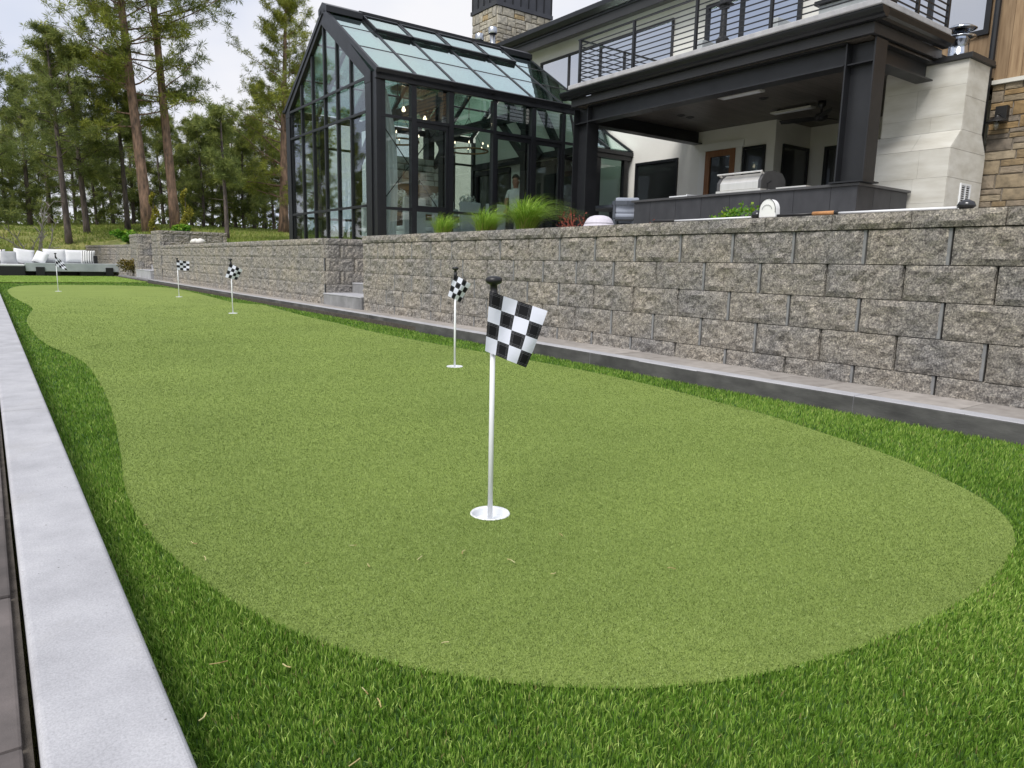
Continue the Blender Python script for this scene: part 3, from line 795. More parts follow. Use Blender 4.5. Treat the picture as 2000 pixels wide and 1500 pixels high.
# ------------------------------------------------------------------ split-face block walls
BL = {}
def block_mesh(L, hgt, var, cap=False):
    key = (round(L, 3), round(hgt, 3), var, cap)
    if key in BL: return BL[key]
    r = np.random.default_rng(var*17+int(L*1000))
    nx = max(3, int(round(L/.032))); nz = max(3, int(round(hgt/.032)))
    gap = .004 if not cap else .0025; inset = .009 if not cap else .003
    band = .015 if (not cap and L > .3 and var % 4) else 0.0
    V = []; F = []
    ph = r.uniform(0, 6.28, 8); fq = r.normal(0, 30, (8, 2))
    for j in range(nz+1):
        for i in range(nx+1):
            u = i/nx; w = j/nz
            x = -L/2+inset+u*(L-2*inset-band); z = .0025+w*(hgt-.005)
            e = min(u, 1-u)*L; e2 = min(w, 1-w)*hgt
            d = -.006-.014*min(1, e/.03)**.6*min(1, (e2+.012)/.03)
            if 0 < i < nx and 0 < j < nz:
                d += .007*sum(math.sin(fq[k, 0]*x+fq[k, 1]*z+ph[k]) for k in range(8))/2.2 + r.uniform(-.007, .007)
            else: d += r.uniform(-.003, .003)
            V.append((x, d, z))
    n0 = nx+1
    for j in range(nz):
        for i in range(nx):
            a = j*n0+i; F.append((a, a+1, a+n0+1, a+n0))
    # body behind the face
    depth = .29
    b0 = len(V)
    for (x, z) in ((-L/2+gap, .001), (L/2-gap, .001), (L/2-gap, hgt-.001), (-L/2+gap, hgt-.001)):
        V += [(x, .006, z), (x, depth, z)]
    q = lambda k, s: b0+2*(k % 4)+s
    F += [(q(k, 0), q(k, 1), q(k+1, 1), q(k+1, 0)) for k in range(4)] + [(q(0, 1), q(3, 1), q(2, 1), q(1, 1))]
    # skirt from the face edge to the body
    loops = [([i for i in range(nx+1)], 0, 1), ([i*n0+nx for i in range(nz+1)], 1, 2), ([nz*n0+i for i in range(nx, -1, -1)], 2, 3), ([j*n0 for j in range(nz, -1, -1)], 3, 0)]
    for idx, c0, c1 in loops:
        for a, b in zip(idx, idx[1:]):
            half = idx.index(a) < len(idx)/2
            F.append((a, q(c0 if half else c1, 0), b))
        F.append((idx[len(idx)//2] if len(idx) % 2 else idx[len(idx)//2], q(c0, 0), q(c1, 0)))
    nb = len(F)
    if band:
        s0 = len(V); xa, xb = L/2-gap-band-.003, L/2-gap
        V += [(xa, -.0035, .002), (xb, -.0035, .002), (xb, -.0035, hgt-.002), (xa, -.0035, hgt-.002), (xa, .02, .002), (xb, .02, .002), (xb, .02, hgt-.002), (xa, .02, hgt-.002)]
        F += [(s0, s0+1, s0+2, s0+3), (s0+4, s0+7, s0+6, s0+5), (s0, s0+4, s0+5, s0+1), (s0+1, s0+5, s0+6, s0+2), (s0+2, s0+6, s0+7, s0+3), (s0+3, s0+7, s0+4, s0)]
    me = mesh('block', V, F, M['block'])
    me.materials.append(M['strip'])
    for q_ in range(nb, len(F)): me.polygons[q_].material_index = 1
    bm = bmesh.new(); bm.from_mesh(me); bmesh.ops.recalc_face_normals(bm, faces=bm.faces); bm.to_mesh(me); bm.free()
    BL[key] = me
    return me

BK = .4605
def wall_run(parent, p0, p1, zs, off=0.0, first_cap=None, cap=None, bat=0.0):
    """blocks laid from p0 to p1; the front looks to the left of that direction turned... front normal = -local y"""
    p0, p1 = Vector((*p0, 0)), Vector((*p1, 0))
    d = (p1-p0); L = d.length; d.normalize()
    nrm = Vector((-d.y, d.x, 0))          # local +y: into the wall
    rot = Matrix(((d.x, nrm.x, 0, 0), (d.y, nrm.y, 0, 0), (0, 0, 1, 0), (0, 0, 0, 1)))
    rr = random.Random(int(L*100)+3)
    def row(z0, z1, o, name, cap_=False, out=0.0):
        s = -o if o > 0 else 0.0
        s = o-BK if o > 0 else 0.0
        while s < L-.02:
            a, b = max(0, s), min(L, s+BK)
            if b-a > .035:
                me = block_mesh(b-a, z1-z0, rr.randrange(7), cap_)
                c = p0+d*((a+b)/2)-nrm*out
                obj(name, me, parent, Matrix.Translation((c.x, c.y, z0)) @ rot)
            s += BK
    for i, (z0, z1) in enumerate(zip(zs, zs[1:])):
        row(z0, z1, off if i % 2 == 0 else (off+BK/2) % BK, 'block')
    if cap: row(zs[-1]+.001, cap, (off+BK*.25) % BK if first_cap is None else first_cap, 'cap_block', True, .012)

ZS = [0.0, .197, .397, .597, .795, .995]
CAPZ = 1.09
rw = empty('retaining_wall', (4.3, 4, 0), 'long split-face block wall with golf clubs lying on its cap', 'retaining wall')
# local x runs along -Y so that the outside (local -y) looks to -X
WY0, WY1 = 9.075, -1.6
offR = (9.075-3.544) % BK
wall_run(rw, (4.162, WY0), (4.162, WY1), ZS, off=offR, cap=CAPZ, first_cap=(9.075-3.30) % BK)
box('core', M['joint'], rw, 4.20, 4.44, WY1, WY0-.02, -.1, 1.05)
wall_run(rw, (6.6, 9.069), (4.36, 9.069), ZS, off=.2, cap=CAPZ)
lw = empty('retaining_wall', (4.3, 16, 0), 'block wall beyond the near steps with white rocks on its cap', 'retaining wall')
wall_run(lw, (4.162, 22.75), (4.162, 10.47), ZS, off=.17, cap=CAPZ)
box('core', M['joint'], lw, 4.20, 4.44, 10.50, 22.7, -.1, 1.05)
wall_run(lw, (4.175, 10.468), (7.4, 10.468), ZS, off=.24, cap=CAPZ)
pw = empty('planter_wall', (4.3, 23.4, 0), 'tall block pier with grey planter wall running back from it', 'retaining wall')
ZP = [0.0, .2, .4, .6, .8, 1.0, 1.2, 1.42]
wall_run(pw, (4.150, 24.10), (4.150, 22.80), ZP, off=.23, cap=1.52)
wall_run(pw, (4.17, 22.80), (6.0, 22.80), [1.0, 1.2, 1.42], off=.1, cap=1.52)
wall_run(pw, (6.0, 24.09), (4.36, 24.09), ZP, off=.2, cap=1.52)
box('core', M['soil'], pw, 4.22, 5.98, 22.86, 24.05, -.1, 1.44)
fw = empty('retaining_wall', (4.2, 29, 0), 'far block pier and low wall beside the grey sofa', 'retaining wall')
wall_run(fw, (4.150, 28.15), (4.150, 26.66), ZP[:-1]+[1.40], off=.3, cap=1.50)
wall_run(fw, (4.17, 26.66), (6.4, 26.66), ZP[:-1]+[1.40], off=.15, cap=1.50)
wall_run(fw, (3.45, 34.6), (4.158, 28.16), [0, .2, .4, .6, .8, 1.07], off=.2, cap=1.17)
box('core', M['joint'], fw, 4.2, 4.44, 26.7, 28.1, -.1, 1.42)

ns = empty('garden_steps', (4.6, 9.8, 0), 'grey concrete steps set into the wall by its near end', 'steps')
for k in range(6):
    x0 = 4.13+.47*k
    p_ = bbox('step', M['step'], ns, x0, x0+.52 if k < 5 else 7.4, 9.085, 10.455, (-.1 if k == 0 else .2+.155*(k-1)), .25+.155*k, .006)
    bbox('tread', M['kerb'], p_, x0-.006, x0+.50 if k < 5 else 7.4, 9.083, 10.457, .251+.155*k, .268+.155*k, .005)
fs = empty('garden_steps', (4.6, 25.4, 0), 'pale concrete steps between the two far block piers', 'steps')
for k in range(6):
    x0 = 4.05+.47*k
    p_ = bbox('step', M['kerb'], fs, x0, x0+.52 if k < 5 else 7.4, 24.12, 26.64, (-.1 if k == 0 else .2+.155*(k-1)), .32+.155*k, .008)
    bbox('tread', M['kerb'], p_, x0-.008, x0+.50 if k < 5 else 7.4, 24.118, 26.642, .321+.155*k, .34+.155*k, .006)

pa = MB().box(4.42, 13.2, -2, 9.0, .90, .985).box(7.4, 13.2, 9.0, 12.7, .90, .985).build('patio', M['patio'])
tag(pa, 'raised patio behind the block wall', kind='structure')
bd = MB().box(4.45, 5.3, -1.5, 9.0, .97, 1.03).build('planting_bed', M['soil']); tag(bd, 'soil bed along the top of the wall', kind='structure')

# ------------------------------------------------------------------ stone facing, laid stone by stone
STONES = {}
def stone_mesh(m, var):
    key = (m.name, var)
    if key in STONES: return STONES[key]
    r = random.Random(var*31+5)
    n = 12; V = []; F = []
    ring = []
    for k in range(n):
        a = 2*math.pi*(k+.5)/n
        c, s = math.cos(a), math.sin(a)
        q = max(abs(c), abs(s))
        ring.append((.5*c/q*r.uniform(.94, 1.0), .5*s/q*r.uniform(.90, 1.0)))
    ring = [(max(-.5, min(.5, x)), max(-.5, min(.5, z))) for x, z in ring]
    for (sc, d) in ((1.0, .9), (1.0, -.45), (.955, -.82), (.6, -.92)):
        for x, z in ring: V.append((x*sc, d+r.uniform(-.12, .12)*(sc < 1), z*sc))
    V.append((0, -1.0, 0))
    for i in range(3):
        for k in range(n): F.append((i*n+k, i*n+(k+1) % n, (i+1)*n+(k+1) % n, (i+1)*n+k))
    for k in range(n): F.append((3*n+k, 3*n+(k+1) % n, 4*n))
    me = mesh('stone', V, F, m, smooth=False)
    bm = bmesh.new(); bm.from_mesh(me); bmesh.ops.recalc_face_normals(bm, faces=bm.faces); bm.to_mesh(me); bm.free()
    STONES[key] = me
    return me

def stone_face(parent, m, o, u, n_in, width, z0, z1, hmin, hmax, lmin, lmax, depth=.035, seed=1, gap=.012, skip=None):
    """irregular coursed stones over a face: o corner, u along, n_in into the wall"""
    rr = random.Random(seed); o, u, n_in = Vector(o), Vector(u), Vector(n_in)
    z = z0
    while z < z1-.02:
        hh = min(rr.uniform(hmin, hmax), z1-z)
        if z1-(z+hh) < hmin*.6: hh = z1-z
        s = 0.0
        while s < width-.01:
            L = rr.uniform(lmin, lmax)
            if width-(s+L) < lmin*.6: L = width-s
            parts = [(z, hh)] if rr.random() > .3 or hh < hmin*1.25 else [(z, hh*.52), (z+hh*.52, hh*.48)]
            for (za, ha) in parts:
                if skip and skip(s+L/2, za+ha/2): continue
                c = o+u*(s+L/2)
                w = Matrix(((u.x*(L-gap), n_in.x*depth, 0, c.x), (u.y*(L-gap), n_in.y*depth, 0, c.y), (0, 0, ha-gap, za+ha/2), (0, 0, 0, 1)))
                obj('stone', stone_mesh(m, rr.randrange(9)), parent, w)
            s += L
        z += hh

def window(parent, m_frame, m_pane, axis, pos, a0, a1, z0, z1, fw=.06, mull=(), out=.05, name='window', bars=()):
    """window on a wall: axis 'x' -> wall plane x=pos looking to -x, spans y a0..a1; axis 'y' -> plane y=pos looking to -y, spans x"""
    def bx(nm, mt, par, s0, s1, za, zb, d0, d1):
        if axis == 'x': return box(nm, mt, par, pos-d1, pos-d0, s0, s1, za, zb)
        return box(nm, mt, par, s0, s1, pos-d1, pos-d0, za, zb)
    pane = bx(name, m_pane, parent, a0+fw, a1-fw, z0+fw, z1-fw, -.03, .012)
    bx('frame', m_frame, pane, a0, a1, z1-fw, z1, -.02, out)
    bx('frame', m_frame, pane, a0, a1, z0, z0+fw, -.02, out)
    bx('frame', m_frame, pane, a0, a0+fw, z0+fw, z1-fw, -.02, out)
    bx('frame', m_frame, pane, a1-fw, a1, z0+fw, z1-fw, -.02, out)
    for c in mull: bx('mullion', m_frame, pane, c-fw*.5, c+fw*.5, z0+fw, z1-fw, -.02, out-.006)
    for c in bars: bx('transom', m_frame, pane, a0+fw, a1-fw, c-fw*.5, c+fw*.5, -.02, out-.01)
    return pane

# ------------------------------------------------------------------ main house
HX = 13.25
hs = empty('house', (15, 12, 1), 'white two-storey house with dark eaves behind the steel deck', 'house')
box('wall', M['stucco'], hs, HX, 22, 9.0, 24.5, .9, 6.80)
box('wall', M['stucco'], hs, 14.5, 22, 4.0, 8.998, .9, 3.86)
box('wall', M['stucco'], hs, HX, 22, 6.30, 8.998, 3.862, 6.80)
box('wood_cladding', M['cedar'], hs, HX+.004, 22, 4.0, 6.296, 3.862, 6.80)
# upper ribbon window, sliding door and the window at the deck's far corner
window(hs, M['fascia'], M['window'], 'x', HX, 11.88, 16.78, 4.25, 6.42, .05, (15.56, 14.32, 13.13))
window(hs, M['alum'], M['window'], 'x', HX, 8.62, 10.96, 4.15, 6.44, .09, (10.02,), name='sliding_door')
window(hs, M['alum'], M['window'], 'x', HX, 5.25, 8.2, 4.55, 6.5, .08, (6.2,))
# ground floor
window(hs, M['alum'], M['darkwin'], 'x', HX, 11.53, 12.87, 1.9, 3.29, .06)
dr = window(hs, M['doorwood'], M['darkwin'], 'x', HX, 9.93, 10.72, 1.0, 3.33, .13, name='door')
MB().tube([(HX-.06, 10.02, 2.0), (HX-.10, 10.02, 2.0), (HX-.10, 10.14, 2.0)], .012).build('handle', M['galv'], dr)
for (a, b, c, d) in ((9.74, 10.92, 3.34, 3.50), (9.77, 9.925, .99, 3.338), (10.725, 10.90, .99, 3.338)):
    box('door_trim', M['drywall'], hs, HX-.035, HX+.01, a, b, c, d)
window(hs, M['alum'], M['darkwin'], 'x', HX, 9.20, 9.735, 1.9, 3.32, .05)
window(hs, M['alum'], M['darkwin'], 'y', 9.0, 13.50, 14.42, 1.0, 3.34, .06, name='glass_door') if False else None
gd = box('glass_door', M['darkwin'], hs, 13.58, 14.40, 8.982, 9.02, 1.05, 3.28)
for (a, b, c, d) in ((13.52, 14.46, 3.28, 3.34), (13.52, 13.58, 1.0, 3.28), (14.40, 14.46, 1.0, 3.28)):
    box('frame', M['alum'], gd, a, b, 8.96, 9.02, c, d)
window(hs, M['alum'], M['darkwin'], 'x', 14.5, 7.3, 8.62, 1.9, 3.34, .07)
# eaves: gutter, fascia boards and soffit run the length of the front, roof rises behind
rf = MB().prism([(12.70, 3.6, 6.86), (12.70, 24.9, 6.86), (18.5, 24.9, 8.9), (18.5, 3.6, 8.9)], (0, 0, .16)).build('roof', M['roofing'], hs)
box('soffit', M['soffit'], hs, 12.79, HX+.02, 3.7, 24.8, 6.802, 6.84)
box('fascia_board', M['fascia'], hs, 12.74, 12.79, 3.7, 24.8, 6.66, 6.94)
gt = MB().prism([(12.64, 3.6, 6.90), (12.738, 3.6, 6.90), (12.738, 3.6, 7.12), (12.58, 3.6, 7.12), (12.58, 3.6, 7.01)], (0, 21.3, 0)).build('gutter', M['alum'], hs)
for k in range(22): box('gutter_bracket', M['galv'], gt, 12.574, 12.74, 3.9+.97*k, 3.93+.97*k, 7.117, 7.126)
for y in (8.2, 10.6, 13.1, 15.6): MB().lathe([(.05, 0), (.05, -.012), (0, -.012)], (13.02, y, 6.80), 16).build('soffit_light', M['white'], hs)

# stone wing with cedar boards above, on the right
wg = empty('house_wing', (12.8, 3.4, 1), 'stone-faced wing with cedar boards above and a black downspout', 'house')
box('wall', M['mortar'], wg, 12.635, 22, -2.0, 4.86, .9, 3.60)
box('backing', M['soil'], wg, 12.66, 22, -2.0, 4.86, 3.60, 7.2)
stone_face(wg, M['veneer'], (12.635, 4.86, 0), (0, -1, 0), (1, 0, 0), 3.2, 1.0, 3.60, .10, .24, .16, .46, .03, 11, .007)
box('ledge', M['lime'], wg, 12.56, 12.72, -2.0, 4.86, 3.602, 3.66)
for k in range(18): bbox('cedar_board', M['cedar'], wg, 12.60, 12.655, 4.86-.18*(k+1)+.002, 4.86-.18*k-.002, 3.664, 7.1, .004)
dsp = MB().tube([(12.55, 4.90, 7.1), (12.55, 4.90, 3.95), (12.53, 4.905, 3.8), (12.53, 4.905, 1.0)], .045, 8).build('downspout', M['alum'], wg)
for z in (2.2, 3.85, 5.4): box('bracket', M['alum'], dsp, 12.50, 12.62, 4.84, 4.97, z, z+.04)
sc = empty('wall_lantern', (12.55, 4.66, 3.0), 'black barn-style lantern on the stone wing', 'lamp')
box('back_plate', M['black'], sc, 12.50, 12.59, 4.58, 4.74, 3.05, 3.26)
MB().lathe([(.03, .11), (.035, .09), (.13, .03), (.15, .02), (.15, .01), (.03, .03)], (12.42, 4.67, 3.0), 20).build('shade', M['black'], sc, smooth=True)
MB().tube([(12.5, 4.67, 3.12), (12.42, 4.67, 3.13), (12.42, 4.67, 3.06)], .015).build('arm', M['black'], sc)
MB().lathe([(0, -.10), (.035, -.09), (.045, -.04), (.04, .02), (0, .02)], (12.42, 4.67, 3.0), 14).build('glass_jar', M['glass'], sc, smooth=True)

# ------------------------------------------------------------------ covered steel deck
dk = empty('covered_deck', (11.4, 8, 1), 'black steel deck on columns with a railing, roofing the outdoor kitchen', 'deck')
def ibeam(name, parent, p0, p1, depth, fl, t=.02, up=(0, 0, 1), mt=None):
    mt = mt or M['steel']
    x, y, z = frame_of(p0, p1, up); p0, p1 = Vector(p0), Vector(p1)
    web = bar(name, mt, parent, p0, p1, t, depth-2*t, up)
    for s in (-1, 1):
        q = z*(s*(depth-t)/2)
        bar('flange', mt, web, p0+q, p1+q, fl, t, up)
    return web
# columns: flanges face left and right along the front
for (yc, zt) in ((11.09, 3.86), (5.44, 3.86)):
    z0 = .985 if yc > 8 else 1.974
    c = ibeam('column', dk, (9.93, yc, z0), (9.93, yc, zt-.02), .42, .30, .022, up=(0, 1, 0))
    bar('stiffener', M['steel'], c, (9.94, yc-.19, 3.56), (9.94, yc+.19, 3.56), .27, .016)
    box('base_plate', M['steel'], c, 9.72, 10.14, yc-.25, yc+.25, z0+.001, z0+.021)
ibeam('front_beam', dk, (9.90, 5.655, 3.705), (9.90, 10.875, 3.705), .31, .26)
ibeam('side_beam', dk, (10.09, 10.98, 3.67), (13.24, 10.98, 3.67), .30, .24)
ibeam('side_beam', dk, (10.09, 5.36, 3.69), (11.5, 5.36, 3.69), .27, .24)
box('rim_fascia', M['fascia'], dk, 9.66, 9.72, 5.21, 11.25, 3.862, 4.00)
box('rim_fascia', M['fascia'], dk, 9.722, 11.62, 5.21, 5.27, 3.862, 4.00)
box('rim_fascia', M['fascia'], dk, 9.722, 13.2, 11.19, 11.25, 3.862, 4.00)
# cornice profile along the front and the sides
def cornice(a, b, inward, nm='cornice'):
    a, b, i = Vector(a), Vector(b), Vector(inward)
    prof = [(.17, 4.002), (.09, 4.002), (.07, 4.03), (.03, 4.05), (.01, 4.09), (0, 4.105), (0, 4.125), (.20, 4.125)]
    MB().prism([a+i*d+Vector((0, 0, z)) for d, z in prof], b-a).build(nm, M['alum'], dk)
cornice((9.47, 5.03, 0), (9.47, 11.42, 0), (1, 0, 0))
cornice((9.64, 5.03, 0), (11.6, 5.03, 0), (0, 1, 0))
cornice((9.64, 11.42, 0), (13.24, 11.42, 0), (0, -1, 0))
bbox('deck_slab', M['kerb'], dk, 9.43, 11.45, 5.03, 11.10, 4.128, 4.205, .012)
bbox('deck_slab', M['kerb'], dk, 11.452, 13.245, 6.32, 11.10, 4.128, 4.205, .012)
# boarded ceiling
y = 5.45
while y < 10.95:
    box('ceiling_board', M['ceil'], dk, 9.98, 14.49 if y < 9.0 else 13.24, y+.002, min(y+.138, 10.96), 3.785, 3.80)
    y += .14
box('deck_joists', M['soil'], dk, 9.75, 13.22, 5.3, 11.15, 3.86, 4.0)
for (x, y) in ((11.53, 10.04), (11.81, 10.04), (11.48, 8.10), (13.0, 7.4)):
    MB().lathe([(.085, .004), (.085, -.008), (.06, -.008), (.055, .0), (0, .0)], (x, y, 3.783), 20).build('ceiling_speaker', M['black'], dk, smooth=True)
for i, (x, y) in enumerate(((10.75, 8.05), (12.5, 8.17))):
    h = empty('ceiling_heater', (x, y, 3.75), ('slim strip heater on the deck ceiling near the front beam', 'slim strip heater on the deck ceiling beside the fan')[i], 'heater', 'strip heaters on the ceiling')
    box('housing', M['inox'], h, x-.09, x+.09, y-.42, y+.42, 3.715, 3.745)
    box('grille', M['white'], h, x-.05, x+.05, y-.36, y+.36, 3.706, 3.714)
    for s in (-.3, .3): box('bracket', M['black'], h, x-.02, x+.02, y+s-.02, y+s+.02, 3.745, 3.786)
fan = empty('ceiling_fan', (12.45, 7.55, 3.5), 'black three-blade fan under the deck ceiling', 'fan')
MB().lathe([(0, .30), (.07, .30), (.07, .22), (.02, .18), (.02, .10), (.10, .08), (.12, .03), (.10, -.03), (0, -.05)], (12.45, 7.55, 3.485), 20).build('motor', M['black'], fan, smooth=True)
for k in range(3):
    a = R(100+120*k); d = Vector((math.cos(a), math.sin(a), 0)); s = Vector((-d.y, d.x, 0))
    c = Vector((12.45, 7.55, 3.50))
    P = []
    for t, w in ((.08, .05), (.3, .085), (.6, .075), (.75, .05)):
        P.append((c+d*t+s*w+Vector((0, 0, .02)), c+d*t-s*w-Vector((0, 0, .02))))
    v = []; f = []
    for a_, b_ in P: v += [a_+Vector((0, 0, .004)), b_+Vector((0, 0, .004)), a_-Vector((0, 0, .004)), b_-Vector((0, 0, .004))]
    for i in range(3):
        q = i*4; f += [(q, q+1, q+5, q+4), (q+3, q+2, q+6, q+7), (q+2, q, q+4, q+6), (q+1, q+3, q+7, q+5)]
    f += [(0, 2, 3, 1), (12, 13, 15, 14)]
    MB().add(v, f).build('blade', M['black'], fan)
# railing: top rails, nine thin rails on three sides, posts
RX, RY0, RY1, ZT = 9.50, 5.10, 10.87, 5.0
for z in [4.285+.0865*k for k in range(8)]:
    bar('rail', M['steel'], dk, (RX, RY0, z), (RX, RY1, z), .016, .016)
    bar('rail', M['steel'], dk, (RX+.01, RY1, z), (13.2, RY1, z), .016, .016)
    bar('rail', M['steel'], dk, (RX+.01, RY0, z), (11.43, RY0, z), .016, .016)
    bar('rail', M['steel'], dk, (11.43, 6.36, z), (13.24, 6.36, z), .016, .016)
bar('top_rail', M['steel'], dk, (RX, RY0-.03, ZT), (RX, RY1+.03, ZT), .05, .02)
bar('top_rail', M['steel'], dk, (RX+.026, RY1, ZT), (13.2, RY1, ZT), .05, .02)
bar('top_rail', M['steel'], dk, (RX+.026, RY0, ZT), (11.45, RY0, ZT), .05, .02)
bar('top_rail', M['steel'], dk, (11.43, 6.36, ZT), (13.24, 6.36, ZT), .05, .02)
for (x, y) in [(RX, yy) for yy in (5.12, 6.68, 8.06, 9.44, 10.85)] + [(xx, RY1) for xx in (10.7, 11.9, 13.1)] + [(xx, RY0) for xx in (10.52, 11.42)] + [(xx, 6.36) for xx in (12.3, 13.2)]:
    box('post', M['steel'], dk, x-.022, x+.022, y-.022, y+.022, 4.207, ZT-.011)

# things standing on the deck
cs = empty('deck_sofa', (10.4, 8.0, 4.2), 'low grey concrete-framed seat with a dark top behind the deck railing', 'sofa')
for (a, b) in ((8.50, 8.62), (7.05, 7.17)): bbox('side_frame', M['slab'], cs, 10.2, 11.0, a, b, 4.206, 4.62, .01)
bbox('seat', M['black'], cs, 10.22, 10.98, 7.175, 8.495, 4.35, 4.45, .02)
bbox('backrest', M['slab'], cs, 10.9, 11.0, 7.175, 8.495, 4.452, 4.60, .01)
hp = empty('patio_heater', (10.3, 8.16, 4.2), 'slim black gas heater column standing behind the deck railing', 'heater')
MB().lathe([(.11, 0), (.11, .35), (.06, .40), (.05, .82), (.085, .84), (.085, .98), (.05, 1.0), (0, 1.0)], (10.3, 8.16, 4.206), 18).build('column', M['black'], hp, smooth=False)
MB().box(10.19, 10.41, 8.05, 8.27, 5.08, 5.12).build('hood', M['black'], hp, bevel=.01)
ft = empty('fire_table', (10.35, 5.9, 4.2), 'square grey fire table at the near corner of the deck', 'table')
bbox('base', M['slab'], ft, 10.0, 10.7, 5.55, 6.25, 4.206, 4.52, .015)
bbox('table_top', M['black'], ft, 9.95, 10.75, 5.5, 6.3, 4.522, 4.58, .01)

# ------------------------------------------------------------------ outdoor kitchen
kt = empty('outdoor_kitchen', (10.4, 7.4, 1), 'dark slate-clad kitchen counter under the deck', 'counter')
ZC = 1.97
box('core', M['soil'], kt, 9.83, 10.62, 5.33, 9.52, .99, ZC-.05)
box('core', M['soil'], kt, 10.622, 11.22, 5.33, 6.02, .99, ZC-.05)
js = [9.53, 9.129, 8.535, 7.984, 7.41, 6.843, 6.27, 5.687, 5.30]
for a, b in zip(js, js[1:]): box('slate_panel', M['slate'], kt, 9.80, 9.828, b+.003, a-.003, .99, ZC-.04)
xs_ = [9.80, 10.25, 10.74, 11.24]
for a, b in zip(xs_, xs_[1:]): box('slate_panel', M['slate'], kt, a+.003, b-.003, 5.30, 5.327, .99, ZC-.04)
box('slate_panel', M['slate'], kt, 9.83, 10.62, 9.523, 9.55, .99, ZC-.04)
bbox('counter_top', M['slate_top'], kt, 9.765, 10.68, 5.265, 9.58, ZC-.038, ZC, .005)
bbox('counter_top', M['slate_top'], kt, 10.682, 11.27, 5.265, 6.06, ZC-.038, ZC, .005)

gr = empty('gas_grill', (10.15, 7.2, ZC), 'stainless steel built-in grill with rounded hood on the dark counter', 'grill')
def prof_prism(prof, y0, y1): return MB().prism([(x, y0, z) for x, z in prof], (0, y1-y0, 0))
lid = [(9.80, ZC+.04), (9.80, ZC+.15), (9.86, ZC+.23), (9.95, ZC+.285), (10.12, ZC+.31), (10.32, ZC+.285), (10.42, ZC+.20), (10.44, ZC+.04)]
prof_prism(lid, 6.90, 7.62).build('hood', M['inox'], gr, bevel=.006)
cap_ = [(9.79, ZC+.035), (9.79, ZC+.16), (9.85, ZC+.245), (9.94, ZC+.30), (10.12, ZC+.328), (10.34, ZC+.30), (10.44, ZC+.21), (10.46, ZC+.035)]
prof_prism(cap_, 6.845, 6.898).build('end_cap', M['inox_side'], gr, bevel=.008)
prof_prism(cap_, 7.622, 7.675).build('end_cap', M['inox_side'], gr, bevel=.008)
box('firebox', M['inox'], gr, 9.78, 10.5, 6.84, 7.68, ZC+.002, ZC+.034)
hd = MB().tube([(9.80, 6.84, ZC+.295), (9.80, 7.68, ZC+.295)], .014, 10).build('handle', M['inox'], gr)
for y in (6.87, 7.65): bar('bracket', M['inox'], hd, (9.80, y, ZC+.295), (9.90, y, ZC+.25), .02, .03)
box('side_burner', M['inox'], gr, 9.86, 10.4, 6.12, 6.62, ZC+.002, ZC+.03)
MB().tube([(9.90, 6.80, ZC+.0), (9.90, 6.80, ZC+.11), (9.96, 6.78, ZC+.15)], .012).build('rotisserie_arm', M['black'], gr)
sk = empty('counter_tray', (10.1, 8.5, ZC), 'flat white tray on the counter left of the grill', 'tray')
bbox('tray_base', M['white'], sk, 9.86, 10.2, 8.35, 8.75, ZC+.002, ZC+.03, .006)
MB().box(9.85, 10.21, 8.34, 8.36, ZC+.002, ZC+.045).build('rim', M['white'], sk)

# ------------------------------------------------------------------ limestone fireplace stack
fc = empty('fireplace_stack', (11.9, 5.4, 1), 'pale limestone-clad outdoor fireplace with sloping shoulders and metal cap', 'fireplace')
LX0, LX1, UX0, UX1, FY0, FY1 = 11.30, 12.50, 11.58, 12.29, 4.80, 6.08
box('core', M['lime'], fc, LX0+.02, LX1-.02, FY0+.02, FY1-.02, .99, 2.55)
box('core', M['lime'], fc, UX0+.02, UX1-.02, FY0+.02, FY1-.1, 2.55, 3.80)
def slabs(plane, pos, a0, a1, rows, seed, thick=.02):
    rr = random.Random(seed)
    for z0, z1 in zip(rows, rows[1:]):
        s = a0; 
        cut = [a0] + sorted(rr.uniform(a0+.25*(a1-a0), a1-.25*(a1-a0)) for _ in range(rr.choice([0, 1, 1]))) + [a1]
        cut = [c for i, c in enumerate(cut) if i == 0 or c-cut[i-1] > .08 or i == len(cut)-1]
        for a, b in zip(cut, cut[1:]):
            t = rr.uniform(0, .0012)
            if plane == 'x': box('limestone_slab', M['lime'], fc, pos-t, pos+thick, a+.0012, b-.0012, z0+.0012, z1-.0012)
            else: box('limestone_slab', M['lime'], fc, a+.0025, b-.0025, pos-t, pos+thick, z0+.0025, z1-.0025)
slabs('x', LX0, FY0, FY1, [.99, 1.42, 1.78, 2.14, 2.545], 2)
slabs('x', UX0, FY0, FY1-.12, [2.83, 3.05, 3.46, 3.80], 5)
slabs('y', FY0, LX0+.022, LX1, [.99, 1.42, 2.14, 2.545], 8)
slabs('y', FY0, UX0+.022, UX1, [2.83, 3.3, 3.80], 9)
# sloping shoulders
for a, b in ((FY0, 5.35), (5.35, FY1)):
    MB().prism([(LX0, a+.002, 2.548), (LX0+.03, a+.002, 2.548), (UX0+.02, a+.002, 2.80), (UX0+.02, a+.002, 2.828), (UX0, a+.002, 2.828)], (0, b-a-.004, 0)).build('shoulder_slab', M['lime'], fc)
MB().prism([(LX0+.03, FY0, 2.548), (LX1, FY0, 2.548), (UX1, FY0, 2.828), (UX0+.024, FY0, 2.828)], (0, .018, 0)).build('shoulder_side', M['lime'], fc)
MB().prism([(LX1, FY0+.02, 2.548), (UX1, FY0+.02, 2.828), (UX1-.1, FY0+.02, 2.80), (LX1-.1, FY0+.02, 2.50)], (0, 1.2, 0)).build('shoulder_slab', M['lime'], fc)
bbox('cap', M['fascia'], fc, UX0-.05, UX1+.05, FY0-.05, FY1-.09, 3.802, 3.875, .006)
